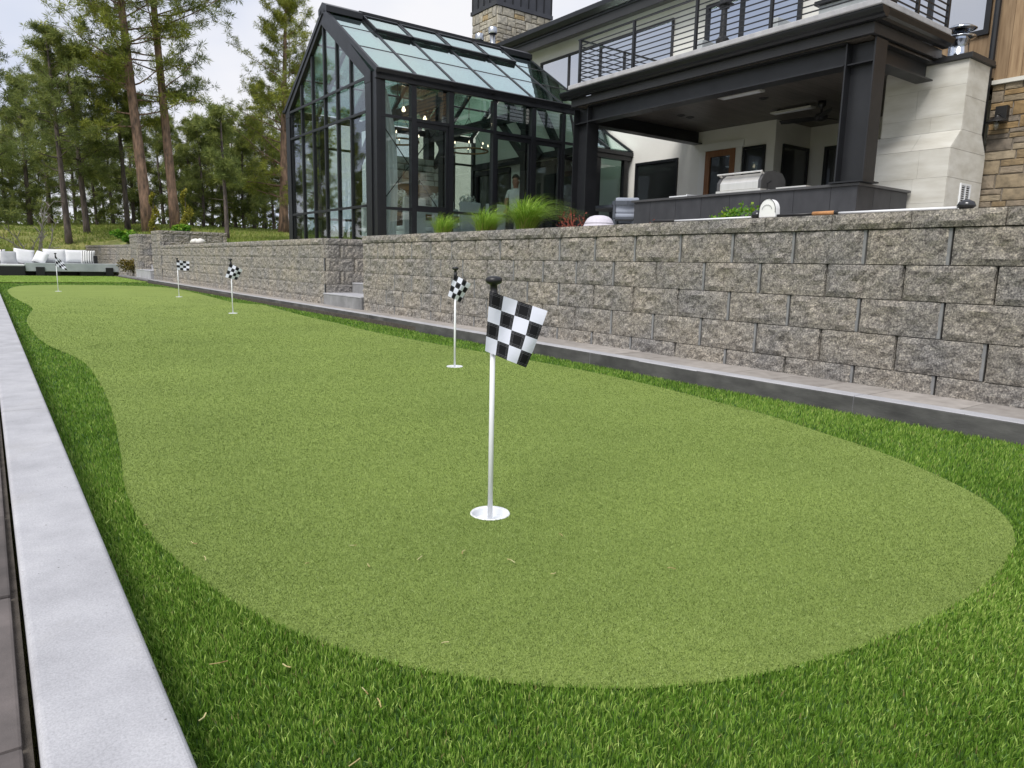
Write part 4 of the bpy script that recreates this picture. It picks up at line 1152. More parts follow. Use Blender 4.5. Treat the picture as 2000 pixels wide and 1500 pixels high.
fl = empty('flue_cap', (11.95, 5.2, 3.88), 'shiny metal flue with a flared rain cap on the limestone stack', 'flue')
fx, fy = 11.93, 5.12
MB().lathe([(.135, 0), (.135, .30), (.115, .30), (.115, .0)], (fx, fy, 3.876), 28).build('pipe', M['chrome'], fl, smooth=True)
MB().lathe([(.10, .28), (.17, .31), (.215, .325), (.215, .335), (.15, .33), (.10, .32)], (fx, fy, 3.876), 28).build('collar', M['chrome'], fl, smooth=True)
MB().lathe([(.11, .32), (.11, .44), (.09, .44), (.09, .32)], (fx, fy, 3.876), 24).build('inner_pipe', M['chrome'], fl, smooth=True)
MB().lathe([(.20, .44), (.215, .445), (.14, .49), (.06, .515), (0, .52), (0, .50), (.12, .475)], (fx, fy, 3.876), 28).build('rain_cap', M['chrome'], fl, smooth=True)
vt = empty('vent_grille', (11.9, 4.79, 1.9), 'white louvred vent low on the side of the limestone stack', 'vent')
x0, x1, z0, z1 = 11.74, 12.09, 1.50, 2.085
for (a, b, c, d) in ((x0, x1, z1-.03, z1), (x0, x1, z0, z0+.03), (x0, x0+.03, z0+.03, z1-.03), (x1-.03, x1, z0+.03, z1-.03), ((x0+x1)/2-.012, (x0+x1)/2+.012, z0+.03, z1-.03)):
    box('frame', M['white'], vt, a, b, 4.775, 4.797, c, d)
for k in range(17):
    z = z0+.045+k*.031
    bar('louvre', M['white'], vt, (x0+.03, 4.786, z), (x1-.03, 4.786, z), .018, .004, (0, -.6, .8))
box('backing', M['black'], vt, x0+.02, x1-.02, 4.793, 4.7975, z0+.02, z1-.02)

# ------------------------------------------------------------------ stone chimney on the roof, with two vent pipes
ch = empty('stone_chimney', (15, 21, 6.8), 'tall pale stone chimney with dark standing-seam metal top', 'chimney')
CX0, CX1, CY0, CY1 = 13.90, 16.12, 20.0, 21.4
box('core', M['mortar'], ch, CX0+.01, CX1-.01, CY0+.01, CY1-.01, 6.75, 8.95)
stone_face(ch, M['chimstone'], (CX0, CY0+.01, 0), (1, 0, 0), (0, 1, 0), CX1-CX0, 7.0, 8.95, .14, .30, .18, .50, .05, 21, .014)
stone_face(ch, M['chimstone'], (CX0+.01, CY1, 0), (0, -1, 0), (1, 0, 0), CY1-CY0, 7.0, 8.95, .14, .30, .18, .46, .05, 22, .014)
box('metal_band', M['roofing'], ch, CX0-.06, CX1+.06, CY0-.06, CY1+.06, 8.952, 9.07)
nx = 7
for k in range(nx):
    a = CX0-.02+(CX1-CX0+.04)*k/nx; b = CX0-.02+(CX1-CX0+.04)*(k+1)/nx
    box('seam_panel', M['roofing'], ch, a+.012, b-.012, CY0-.02, CY0+.02, 9.072, 9.62)
    box('seam', M['alum'], ch, b-.012, b+.012, CY0-.045, CY0+.02, 9.072, 9.62)
for k in range(4):
    a = CY0+.022+(CY1-CY0-.03)*k/4; b = CY0+.022+(CY1-CY0-.03)*(k+1)/4
    box('seam_panel', M['roofing'], ch, CX0-.02, CX0+.02, a+.01, b-.01, 9.072, 9.62)
    box('seam', M['alum'], ch, CX0-.045, CX0+.02, b-.01, b+.01, 9.072, 9.62)
box('cap_core', M['alum'], ch, CX0+.025, CX1-.02, CY0+.025, CY1-.02, 9.07, 9.66)
for (x, y, zb, zt, r, lb) in ((13.55, 19.7, 6.95, 8.12, .085, 'taller galvanised vent pipe in front of the stone chimney'), (13.22, 19.95, 6.95, 7.92, .085, 'shorter galvanised vent pipe left of the stone chimney')):
    v = empty('vent_pipe', (x, y, zb), lb, 'vent pipe', 'vent pipes beside the chimney')
    MB().lathe([(r, 0), (r, zt-zb-.12), (0, zt-zb-.12)], (x, y, zb), 16).build('pipe', M['galv'], v, smooth=True)
    MB().lathe([(r*1.55, 0), (r*1.65, .02), (r*1.65, .17), (r*1.4, .20), (0, .20)], (x, y, zt-.18), 18).build('cowl', M['galv'], v, smooth=True)

# ------------------------------------------------------------------ conservatory
cv = empty('conservatory', (8.8, 15.2, 1), 'black-framed glass conservatory with a steep glazed gable roof', 'conservatory')
GX, GX1, GY0, GY1, ZF = 6.17, 11.49, 12.80, 17.60, 1.00
RIDGE_Y, RIDGE_Z, EAVE_Z = 15.2, 5.95, 4.30
A, G, RG = M['alum'], M['glass'], M['roofglass']
box('base_curb', M['slate_top'], cv, GX-.02, GX1, GY0-.02, GY1+.02, .93, 1.02)
box('floor', M['floor'], cv, GX+.14, 13.2, GY0+.14, GY1-.14, 1.021, 1.03)
# corner posts
for (x, y) in ((GX+.10, GY0+.10), (GX+.10, GY1-.10)):
    p = bbox('corner_post', A, cv, x-.10, x+.10, y-.10, y+.14 if y < 15 else y+.10, 1.02, 4.28, .012)
box('corner_fillet', A, cv, GX-.012, GX+.02, GY0+.24, GY0+.40, 1.02, 4.26)
# gable to the pool side: panes, bars, rakes
YS = [17.41, 16.72, 16.03, 15.33, 14.66, 13.97, 13.245]
ZR = [1.06, 1.835, 3.60, 4.21]
def rake(y): return 5.67-abs(y-15.33)*(5.67-4.25)/2.08
def gable(x, t=.012, nm='gable_pane'):
    for i in range(6):
        ya, yb = YS[i+1]+.03, YS[i]-.03
        for z0, z1 in zip(ZR, ZR[1:]):
            box(nm, G, cv, x+.03, x+.03+t, ya, yb, z0+.025, z1-.025)
        za, zb = rake(ya), rake(yb)
        if min(za, zb) > 4.26:
            MB().prism([(x+.03, ya, 4.235), (x+.03, yb, 4.235), (x+.03, yb, zb-.02), (x+.03, ya, za-.02)], (t, 0, 0)).build(nm, G, cv)
        else:
            MB().prism([(x+.03, ya, 4.235), (x+.03, yb, 4.235), (x+.03, yb, max(zb-.02, 4.24)), (x+.03, ya, max(za-.02, 4.24))], (t, 0, 0)).build(nm, G, cv)
    for y in YS: box('glazing_bar', A, cv, x, x+.075, y-.03, y+.03, 1.02, max(4.24, rake(y)-.005))
    for z in ZR[1:]: bar('cross_bar', A, cv, (x-.012, YS[-1], z), (x-.012, YS[0], z), .022, .05)
    box('sill', A, cv, x-.01, x+.09, YS[-1], YS[0], 1.02, 1.075)
gable(GX)
def rake_bar(x, s):
    ye = 12.97 if s < 0 else 17.69
    # outer edge from eave to apex, inner edge beside the glass
    P = [(x, ye, 4.30), (x, RIDGE_Y+.12*0, 5.98), (x, 15.33, 5.67), (x, 13.245 if s < 0 else 17.41, 4.245), (x, 13.245 if s < 0 else 17.41, 4.10), (x, ye, 4.10)]
    MB().prism(P, (.10, 0, 0)).build('rake', A, cv, bevel=.006)
for s in (-1, 1): rake_bar(GX-.03, s)
box('gable_post', A, cv, GX-.025, GX+.07, 12.97, 13.215, 1.02, 4.098)
box('gable_post', A, cv, GX-.025, GX+.07, 17.44, 17.69, 1.02, 4.098)

# long sides
XS = [6.21, 6.97, 7.82, 8.89, 9.93, 10.79, 11.47]
def side(y, sgn):
    for i in range(6):
        xa, xb = XS[i]+.045, XS[i+1]-.045
        rows = [1.06, 1.785, 3.50, 4.12]
        for k, (z0, z1) in enumerate(zip(rows, rows[1:])):
            if i in (1, 3, 4) and k < 2 and sgn < 0:
                if k == 0: continue
                d = box('door_pane', G, cv, xa+.06, xb-.06, y+.04, y+.052, 1.86 if i == 1 else 1.3, z1-.12)
                zb = 1.80 if i == 1 else 1.10
                for (a, b, c, e) in ((xa, xb, z1-.12, z1-.025), (xa, xb, zb, zb+.075 if i == 1 else zb+.2), (xa, xa+.06, zb, z1-.12), (xb-.06, xb, zb, z1-.12)):
                    box('stile', A, d, a, b, y+.015, y+.075, c, e)
                if i == 1: box('side_pane', G, cv, xa, xb, y+.04, y+.052, 1.08, 1.76)
                continue
            box('side_pane', G, cv, xa, xb, y+.04, y+.052, z0+.02, z1-.02)
        for z in rows[1:3]: box('cross_bar', A, cv, xa-.01, xb+.01, y-.008, y+.03, z-.028, z+.028)
    for i, x in enumerate(XS):
        w = .055 if i in (1, 2, 4) else .042
        box('mullion', A, cv, x-w, x+w, y-.02, y+.10, 1.02, 4.13)
    box('sill', A, cv, XS[0], XS[-1], y-.02, y+.10, 1.021, 1.075)
    yo = y-.06 if sgn < 0 else y+.16
    bbox('eave_beam', A, cv, GX-.02, GX1, min(yo, y+.08), max(yo, y+.02), 4.13, 4.285, .012)
side(GY0, -1); side(GY1-.09, 1)

# roof: rafters, purlins, panes, raised ridge vents
RX_ = [6.15, 6.95, 7.82, 8.78, 9.79, 10.62, 11.49]
def roof_pt(x, t, s, up=0.0):
    """t 0 at the eave, 1 at the ridge; s -1 camera side, +1 far side"""
    ye = 12.70 if s < 0 else 17.70
    d = Vector((0, RIDGE_Y-ye, RIDGE_Z-EAVE_Z)); n = Vector((0, -(RIDGE_Z-EAVE_Z)*(1 if s < 0 else -1), abs(RIDGE_Y-ye))).normalized()
    return Vector((x, ye, EAVE_Z))+d*t+n*up
TS = [0.0, .34, .69, .97]
for s in (-1, 1):
    for i in range(6):
        for k in range(3):
            up = .0
            vent = k == 2 and 0 < i < 5
            if vent: up = .06
            a, b = RX_[i]+.03, RX_[i+1]-.03; t0, t1 = TS[k]+.012, TS[k+1]-.012
            P = [roof_pt(a, t0, s, up), roof_pt(b, t0, s, up), roof_pt(b, t1, s, up), roof_pt(a, t1, s, up)]
            n = roof_pt(0, 0, s, .012)-roof_pt(0, 0, s, 0)
            pn = MB().prism(P, n).build('roof_vent_pane' if vent else 'roof_pane', RG, cv)
            if vent:
                for q0, q1 in ((P[0], P[1]), (P[2], P[3])): bar('vent_frame', A, pn, q0, q1, .07, .07, n)
                for q0, q1 in ((P[1], P[2]), (P[3], P[0])): bar('vent_frame', A, pn, q0, q1, .035, .06, n)
    n = roof_pt(0, 0, s, 1)-roof_pt(0, 0, s, 0)
    for x in RX_: bar('rafter', A, cv, roof_pt(x, -.015, s, -.02), roof_pt(x, 1.0, s, -.02), .06, .09, n)
    for t in TS[1:3]: bar('purlin', M['fascia'], cv, roof_pt(RX_[0], t, s, .0), roof_pt(RX_[-1], t, s, .0), .035, .035, n)
    bar('eave_trim', A, cv, roof_pt(6.10, -.02, s, .0), roof_pt(11.5, -.02, s, .0), .05, .07, n)
for (a, b) in ((6.12, 6.93), (10.64, 11.52)):
    MB().prism([(a, RIDGE_Y-.22, RIDGE_Z-.10), (a, RIDGE_Y-.22, RIDGE_Z+.02), (a, RIDGE_Y, RIDGE_Z+.12), (a, RIDGE_Y+.22, RIDGE_Z+.02), (a, RIDGE_Y+.22, RIDGE_Z-.10)], (b-a, 0, 0)).build('ridge_cap', A, cv)
bar('ridge_beam', A, cv, (6.12, RIDGE_Y, RIDGE_Z-.03), (11.5, RIDGE_Y, RIDGE_Z-.03), .10, .14)
bar('ridge_cap', A, cv, (6.93, RIDGE_Y, RIDGE_Z+.09), (10.64, RIDGE_Y, RIDGE_Z+.09), .12, .05)
# end wall towards the house, portal frames, ties and braces inside
box('end_wall', M['drywall'], cv, GX1+.01, GX1+.12, 15.0, 15.8, 1.02, 3.3)
box('end_wall', M['drywall'], cv, GX1+.01, GX1+.12, GY0+.1, GY1-.1, 3.302, 4.25)
MB().prism([(GX1+.01, 12.85, 4.252), (GX1+.01, 17.55, 4.252), (GX1+.01, 15.2, 5.86)], (.11, 0, 0)).build('end_wall', M['drywall'], cv)
for (a, b) in ((13.0, 13.95), (14.05, 15.0), (15.8, 16.6), (16.7, 17.45)):
    for y in (a, b): box('door_jamb', A, cv, GX1-.03, GX1+.13, y-.05, y+.05, 1.02, 3.3)
    box('door_head', A, cv, GX1-.03, GX1+.13, a, b, 3.2, 3.32)
    box('dark_doorway', M['darkwin'], cv, GX1+.05, GX1+.08, a+.05, b-.05, 1.03, 3.2)
for x in (7.82, 9.93):
    for y in (GY0+.26, GY1-.26): box('portal_post', A, cv, x-.09, x+.09, y-.09, y+.09, 1.03, 4.2)
    for s in (-1, 1):
        bar('portal_rafter', A, cv, roof_pt(x, .05, s, -.16), roof_pt(x, .99, s, -.16), .14, .18)
    bar('tie_beam', A, cv, (x, GY0+.2, 4.05), (x, GY1-.2, 4.05), .12, .20)
    bar('knee_brace', A, cv, (x, GY0+.3, 3.1), (x, GY0+1.25, 4.0), .10, .14)
    bar('knee_brace', A, cv, (x, GY1-.3, 3.1), (x, GY1-1.25, 4.0), .10, .14)
bar('tie_beam', A, cv, (GX1-.1, GY0+.2, 3.42), (GX1-.1, GY1-.2, 3.42), .10, .16)
for (a, b) in (((11.35, 12.95, 2.6), (11.35, 14.4, 4.6)), ((11.35, 14.3, 3.4), (11.35, 16.0, 5.2))):
    bar('truss_diagonal', A, cv, a, b, .12, .16)
for (a, b) in (((6.3, GY0+.22, 3.5), (7.7, GY0+.22, 1.8)), ((6.3, GY0+.25, 1.8), (7.7, GY0+.25, 3.5))):
    MB().tube([a, b], .010, 6).build('brace_rod', A, cv)
MB().tube([(10.9, GY0-.1, 4.1), (10.95, GY0-.12, 3.9), (11.0, GY0-.14, 3.6), (11.0, GY0-.14, 1.0)], .03, 8).build('downspout', A, cv)

# lower glazed link between conservatory and house
lk2 = empty('glazed_link', (12.4, 14.4, 1), 'low glass link joining the conservatory to the white house', 'conservatory')
box('door_pane', M['glass'], lk2, 12.25, 13.02, 13.13, 13.142, 1.2, 3.22)
box('door_pane', M['glass'], lk2, 11.62, 12.10, 13.13, 13.142, 1.2, 3.22)
for x in (11.58, 12.17, 13.10): box('stile', A, lk2, x-.07, x+.07, 13.08, 13.19, 1.0, 3.36)
box('head', A, lk2, 11.52, 13.24, 13.03, 13.2, 3.36, 3.46)
bbox('eave_beam', A, lk2, 11.52, 13.24, 12.98, 13.2, 3.462, 3.56, .01)
box('sill', A, lk2, 11.52, 13.24, 13.08, 13.19, 1.0, 1.19)
def link_pt(x, t): return Vector((x, 13.0+2.2*t, 3.56+1.36*t))
for a, b in ((11.55, 12.4), (12.44, 13.18)):
    for t0, t1 in ((.02, .48), (.52, .98)):
        MB().prism([link_pt(a, t0), link_pt(b, t0), link_pt(b, t1), link_pt(a, t1)], (0, -.006, .010)).build('roof_pane', RG, lk2)
for x in (11.53, 12.42, 13.20): bar('rafter', A, lk2, link_pt(x, 0), link_pt(x, 1), .05, .08, (0, -.5, .86))
bar('purlin', A, lk2, link_pt(11.53, .5), link_pt(13.2, .5), .03, .03, (0, -.5, .86))
box('back_wall', M['drywall'], lk2, 11.64, 13.24, 15.22, 15.3, 1.0, 4.9)
box('tile_floor', M['floor'], lk2, 11.64, 13.24, 13.2, 15.2, .99, 1.02)

# ------------------------------------------------------------------ inside the conservatory
fp = empty('stone_hearth', (9.35, 17.3, 1), 'pale stone hearth wall with an oak mantel inside the conservatory', 'fireplace')
box('core', M['mortar'], fp, 8.62, 10.10, 17.10, 17.42, 1.03, 3.46)
stone_face(fp, M['hearth'], (8.62, 17.09, 0), (1, 0, 0), (0, 1, 0), 1.48, 1.05, 3.46, .15, .26, .22, .5, .04, 31, .016, skip=lambda s, z: 2.55 < z < 2.80 or (z < 2.1 and .3 < s < 1.18))
box('mantel', M['oak'], fp, 8.58, 10.14, 16.92, 17.10, 2.58, 2.77)
box('firebox', M['black'], fp, 8.95, 9.77, 17.04, 17.085, 1.05, 2.0)

tb = empty('dining_table', (8.5, 14.6, 1.03), 'long oak pedestal dining table inside the conservatory', 'table')
bbox('table_top', M['oak'], tb, 7.05, 9.95, 14.15, 15.05, 1.74, 1.82, .01)
for x in (7.55, 9.45): bbox('pedestal', M['oak'], tb, x-.14, x+.14, 14.45, 14.75, 1.08, 1.74, .02); bbox('foot', M['oak'], tb, x-.2, x+.2, 14.25, 14.95, 1.031, 1.08, .01)
def dining_chair(label, x, y, turn):
    c = empty('dining_chair', (x, y, 1.03), label, 'chair', 'slip-covered chairs round the dining table')
    s = turn
    bbox('seat', M['slip'], c, x-.25, x+.25, y-.25, y+.25, 1.42, 1.52, .03)
    bbox('backrest', M['slip'], c, x-.26, x+.26, y-s*.27-.045, y-s*.27+.045, 1.30, 2.10, .03)
    bbox('skirt', M['slip'], c, x-.245, x+.245, y-.245, y+.245, 1.06, 1.418, .02)
    for a in (-.22, .22):
        for b in (-.22, .22): box('leg', M['oak'], c, x+a-.02, x+a+.02, y+b-.02, y+b+.02, 1.031, 1.058)
    return c
names = ['nearest the glass gable', 'second from the glass gable', 'third from the glass gable', 'farthest from the glass gable']
for k, x in enumerate((7.40, 8.10, 8.80, 9.50)):
    dining_chair('pale slip-covered dining chair on the near side, ' + names[k], x, 13.85, 1)
    dining_chair('pale slip-covered dining chair on the hearth side, ' + names[k], x, 15.35, -1)

def leaf_cloud(n, c, rad, size, seed, shell=.35, flat=.5, tri=False):
    r = np.random.default_rng(seed)
    d = r.normal(0, 1, (n, 3)); d /= np.linalg.norm(d, axis=1)[:, None]
    q = r.uniform(shell, 1, n)**.6
    P = np.array(c)+d*q[:, None]*np.array(rad)
    a = r.normal(0, 1, (n, 3)); a /= np.linalg.norm(a, axis=1)[:, None]
    b = np.cross(a, r.normal(0, 1, (n, 3))); b /= np.linalg.norm(b, axis=1)[:, None]
    s = size*r.uniform(.6, 1.3, n)[:, None]
    V = np.stack([P-a*s, P-b*s*flat, P+a*s, P+b*s*flat], 1).reshape(-1, 3)
    k = (np.arange(n)*4)[:, None]
    F = np.stack([k+[0, 1, 2], k+[0, 2, 3]], 1).reshape(-1, 3)
    tone = np.clip(r.normal(.45, .2, n)+.25*d[:, 2], 0, 1)
    return V, F, np.repeat(tone, 4)

for k, (x, lb) in enumerate(((7.55, 'white bouquet in a dark vase at the gable end of the dining table'), (8.55, 'white bouquet in a dark vase at the middle of the dining table'), (9.35, 'white bouquet in a dark vase at the house end of the dining table'))):
    b = empty('bouquet', (x, 14.55, 1.82), lb, 'flowers', 'bouquets on the dining table')
    MB().lathe([(0, .002), (.06, .002), (.085, .06), (.08, .12), (.05, .15), (.055, .17), (.04, .17), (.035, .1), (0, .08)], (x, 14.55, 1.82), 18).build('vase', M['black'], b, smooth=True)
    V, F, T = leaf_cloud(420, (x, 14.55, 2.19), (.22, .22, .18), .022, 60+k, .1, .8)
    obj('blossom', npmesh('blossom', V, F, M['flower'], T), b)
    V, F, T = leaf_cloud(140, (x, 14.55, 2.08), (.16, .16, .14), .03, 70+k, .0, .3)
    obj('stems', npmesh('stems', V, F, M['leaf'], T), b)

for k, (x, lb) in enumerate(((7.63, 'ring chandelier with candle bulbs nearer the glass gable'), (9.5, 'ring chandelier with candle bulbs nearer the house'))):
    c = empty('chandelier', (x, 14.75, 3.4), lb, 'chandelier', 'chandeliers over the dining table')
    m_ = MB(); n = 40; Rr = .46
    pts = [(x+Rr*math.cos(2*math.pi*i/n), 14.75+Rr*math.sin(2*math.pi*i/n), 3.40) for i in range(n+1)]
    m_.tube(pts, .022, 6, cap=False); m_.build('ring', M['oak'], c)
    for q in range(3):
        a = 2*math.pi*q/3
        MB().tube([(x+Rr*math.cos(a), 14.75+Rr*math.sin(a), 3.41), (x, 14.75, 4.15)], .006, 5).build('chain', M['black'], c)
    MB().tube([(x, 14.75, 4.15), (x, 14.75, 5.5)], .008, 5).build('drop_rod', M['black'], c)
    for q in range(8):
        a = 2*math.pi*(q+.3)/8; p = (x+Rr*math.cos(a), 14.75+Rr*math.sin(a))
        cd_ = MB().tube([(*p, 3.42), (*p, 3.50)], .014, 8).build('candle', M['white'], c)
        MB().lathe([(0, 0), (.012, .01), (.014, .03), (.004, .06), (0, .065)], (*p, 3.50), 8).build('bulb', M['bulb'], cd_, smooth=True)
for k in range(4):
    x = 6.75+.5*k
    c = empty('pendant_bulb', (x, 13.75, 3.7), ('pendant bulb nearest the glass gable', 'second hanging pendant bulb along the glazed side', 'third hanging pendant bulb along the glazed side', 'hanging pendant bulb closest to the inner portal frame')[k], 'lamp', 'pendant bulbs under the glass roof')
    z = 3.75+.12*(k % 2)
    MB().tube([(x, 13.75, z+.05), (x, 13.75, 4.93)], .005, 5).build('cord', M['black'], c)
    MB().lathe([(0, -.05), (.035, -.03), (.04, 0), (.02, .04), (.015, .06), (0, .06)], (x, 13.75, z), 12).build('bulb', M['bulb'], c, smooth=True)

# white pleated sheet added in the near corner to imitate a bright reflection
v = []; f = []; n = 28; zs = [1.05+3.0*k/10 for k in range(11)]
for j, z in enumerate(zs):
    t = (z-1.05)/3.0; wdt = .34+.10*math.sin(2.6*t+.4)-.14*max(0, t-.75)*4
    for i in range(n+1):
        s = i/n
        v.append((6.33+wdt*s, 13.14+.035*math.sin(s*30+.6*t)+.01*math.sin(7*t+s*9), z))
m_ = MB(); m_.add(v, [(j*(n+1)+i, j*(n+1)+i+1, (j+1)*(n+1)+i+1, (j+1)*(n+1)+i) for j in range(10) for i in range(n)])
cu = m_.build('reflection_sheet', M['reflection_sheet'], smooth=True); tag(cu, 'white pleated sheet added as a bright reflection in the near corner of the conservatory', 'reflection_sheet')

# the man inside, standing by the doors
def person():
    P = empty('person', (10.02, 13.52, 1.03), 'man in a white t-shirt looking down inside the conservatory', 'person')
    J = {'pel': (0, 0, .95), 'belly': (0, -.01, 1.08), 'chest': (0, -.015, 1.28), 'neck0': (0, -.0, 1.43), 'neck': (0, -.02, 1.50), 'head0': (0, -.045, 1.57), 'head1': (0, -.055, 1.65), 'head2': (0, -.04, 1.705)}
    E_ = [('pel', 'belly'), ('belly', 'chest'), ('chest', 'neck0'), ('neck0', 'neck'), ('neck', 'head0'), ('head0', 'head1'), ('head1', 'head2')]
    Rd = {'pel': (.155, .115), 'belly': (.15, .11), 'chest': (.165, .12), 'neck0': (.09, .075), 'neck': (.055, .055), 'head0': (.062, .08), 'head1': (.075, .092), 'head2': (.05, .06)}
    J['nose'] = (0, -.155, 1.60); Rd['nose'] = (.012, .012); E_.append(('head0', 'nose'))
    for s, t in ((-1, 'l'), (1, 'r')):
        J.update({'sh'+t: (.17*s, 0, 1.40), 'el'+t: (.24*s, .0, 1.13), 'wr'+t: (.19*s, -.17, .97), 'pa'+t: (.17*s, -.24, .94),
                  'hip'+t: (.09*s, 0, .90), 'kn'+t: (.10*s, -.02, .50), 'an'+t: (.10*s, .01, .09), 'toe'+t: (.11*s, -.15, .035), 'ear'+t: (.085*s, -.03, 1.61)})
        Rd.update({'sh'+t: (.062, .062), 'el'+t: (.042, .042), 'wr'+t: (.028, .024), 'pa'+t: (.04, .018), 'hip'+t: (.092, .095), 'kn'+t: (.06, .06), 'an'+t: (.04, .042), 'toe'+t: (.04, .028), 'ear'+t: (.012, .022)})
        E_ += [('chest', 'sh'+t), ('sh'+t, 'el'+t), ('el'+t, 'wr'+t), ('wr'+t, 'pa'+t), ('pel', 'hip'+t), ('hip'+t, 'kn'+t), ('kn'+t, 'an'+t), ('an'+t, 'toe'+t), ('head0', 'ear'+t)]
        for q, (dx, L) in enumerate(((-.027, .055), (-.009, .065), (.009, .06), (.026, .05), (-.045, .02))):
            kx = 'f%d%s' % (q, t)
            J[kx+'a'] = (.17*s+dx, -.275 if q < 4 else -.245, .925); J[kx+'b'] = (.17*s+dx*1.15, -.275-L*.6 if q < 4 else -.285, .90-(.02 if q < 4 else 0))
            Rd[kx+'a'] = Rd[kx+'b'] = (.009, .009); E_ += [('pa'+t, kx+'a'), (kx+'a', kx+'b')]
    keys = list(J); me = bpy.data.meshes.new('body'); me.from_pydata([J[k] for k in keys], [(keys.index(a), keys.index(b)) for a, b in E_], [])
    o = bpy.data.objects.new('body', me); COL.objects.link(o)
    sk_ = o.modifiers.new('s', 'SKIN'); sk_.use_smooth_shade = True
    for i, k in enumerate(keys):
        me.skin_vertices[0].data[i].radius = Rd[k]; me.skin_vertices[0].data[i].use_root = (k == 'pel')
    sub = o.modifiers.new('d', 'SUBSURF'); sub.levels = 2; sub.render_levels = 2
    dg = bpy.context.evaluated_depsgraph_get(); ev = bpy.data.meshes.new_from_object(o.evaluated_get(dg))
    bpy.data.objects.remove(o)
    ev.name = 'body'; ev.materials.clear()
    for k in ('skin', 'shirt', 'trousers', 'black'): ev.materials.append(M[k])
    for p in ev.polygons:
        c = p.center
        arm = abs(c.x) > .15 and c.z < 1.24
        p.material_index = 3 if c.z < .10 else 2 if c.z < .94 and not (c.y < -.13 and abs(c.x) > .1) and not arm else 0 if (c.z > 1.455 or arm or (c.y < -.13 and c.z < 1.0)) else 1
    w = Matrix.Translation((10.02, 13.52, 1.03)) @ Matrix.Rotation(R(-50), 4, 'Z')
    obj('body', ev, P, w)
    hm = MB(); v = []; f = []
    for j in range(6):
        ph = j/5*1.35
        for i in range(16):
            th = 2*math.pi*i/16
            v.append((.094*math.sin(ph)*math.cos(th), -.022+.116*math.sin(ph)*math.sin(th), 1.655+.112*math.cos(ph)+.03*math.sin(th)*-math.sin(ph)))
    f = [(j*16+i, j*16+(i+1) % 16, (j+1)*16+(i+1) % 16, (j+1)*16+i) for j in range(5) for i in range(16)]
    hm.add(v, f).build('hair', M['hair'], P, w, smooth=True)
    for s in (-1, 1): MB().lathe([(0, -.009), (.009, 0), (0, .009)], (.03*s, -.137, 1.625), 8).build('eye', M['black'], P, w, smooth=True)
person()

# ------------------------------------------------------------------ flagsticks and cups
def flag_mesh(corners, seed, nu=16, nv=16, cu=4.0, cv_=4.0):
    """corners: hoist top, fly top, fly bottom, hoist bottom (local); cloth with soft folds"""
    r = random.Random(seed); A_, B_, C_, D_ = [Vector(c) for c in corners]
    n = ((B_-A_).cross(D_-A_)).normalized(); ph = r.uniform(0, 6)
    v = []; uv = []
    for j in range(nv+1):
        for i in range(nu+1):
            s, t = i/nu, j/nv
            p = (A_*(1-s)+B_*s)*(1-t)+(D_*(1-s)+C_*s)*t
            p = p+n*(.013*math.sin(4.6*s+2.4*t+ph)*min(1, 2*s)+.004*math.sin(9*s-4*t+ph)*min(1, 4*s))
            v.append(p); uv.append((s*cu, t*cv_))
    f = [(j*(nu+1)+i, j*(nu+1)+i+1, (j+1)*(nu+1)+i+1, (j+1)*(nu+1)+i) for j in range(nv) for i in range(nu)]
    me = mesh('flag', v, f, M['flag'], smooth=True)
    l = me.uv_layers.new(name='UVMap')
    for lp_ in me.loops: l.data[lp_.index].uv = uv[lp_.vertex_index]
    return me
SV = Vector((.86, -.45, .22))   # side the cloth blows to
FL = [(CUPS[0], .714, [(-.017, -.040), (.158, -.095), (.100, -.264), (-.028, -.212)], 'nearest checkered golf flag with black knob, standing in front'),
      (CUPS[1], .724, [(-.010, -.050), (.112, -.118), (.040, -.256), (-.058, -.205)], 'checkered golf flag just behind the nearest one'),
      (CUPS[2], .75, [(-.010, -.060), (.150, -.150), (.070, -.290), (-.075, -.250)], 'drooping checkered golf flag left of the near steps'),
      (CUPS[3], .74, [(-.010, -.035), (.215, -.060), (.205, -.235), (-.005, -.225)], 'outspread checkered golf flag before the far block wall'),
      (CUPS[4], .79, [(-.010, -.05), (.14, -.19), (.20, -.36), (.01, -.27)], 'farthest checkered golf flag in front of the sofa')]
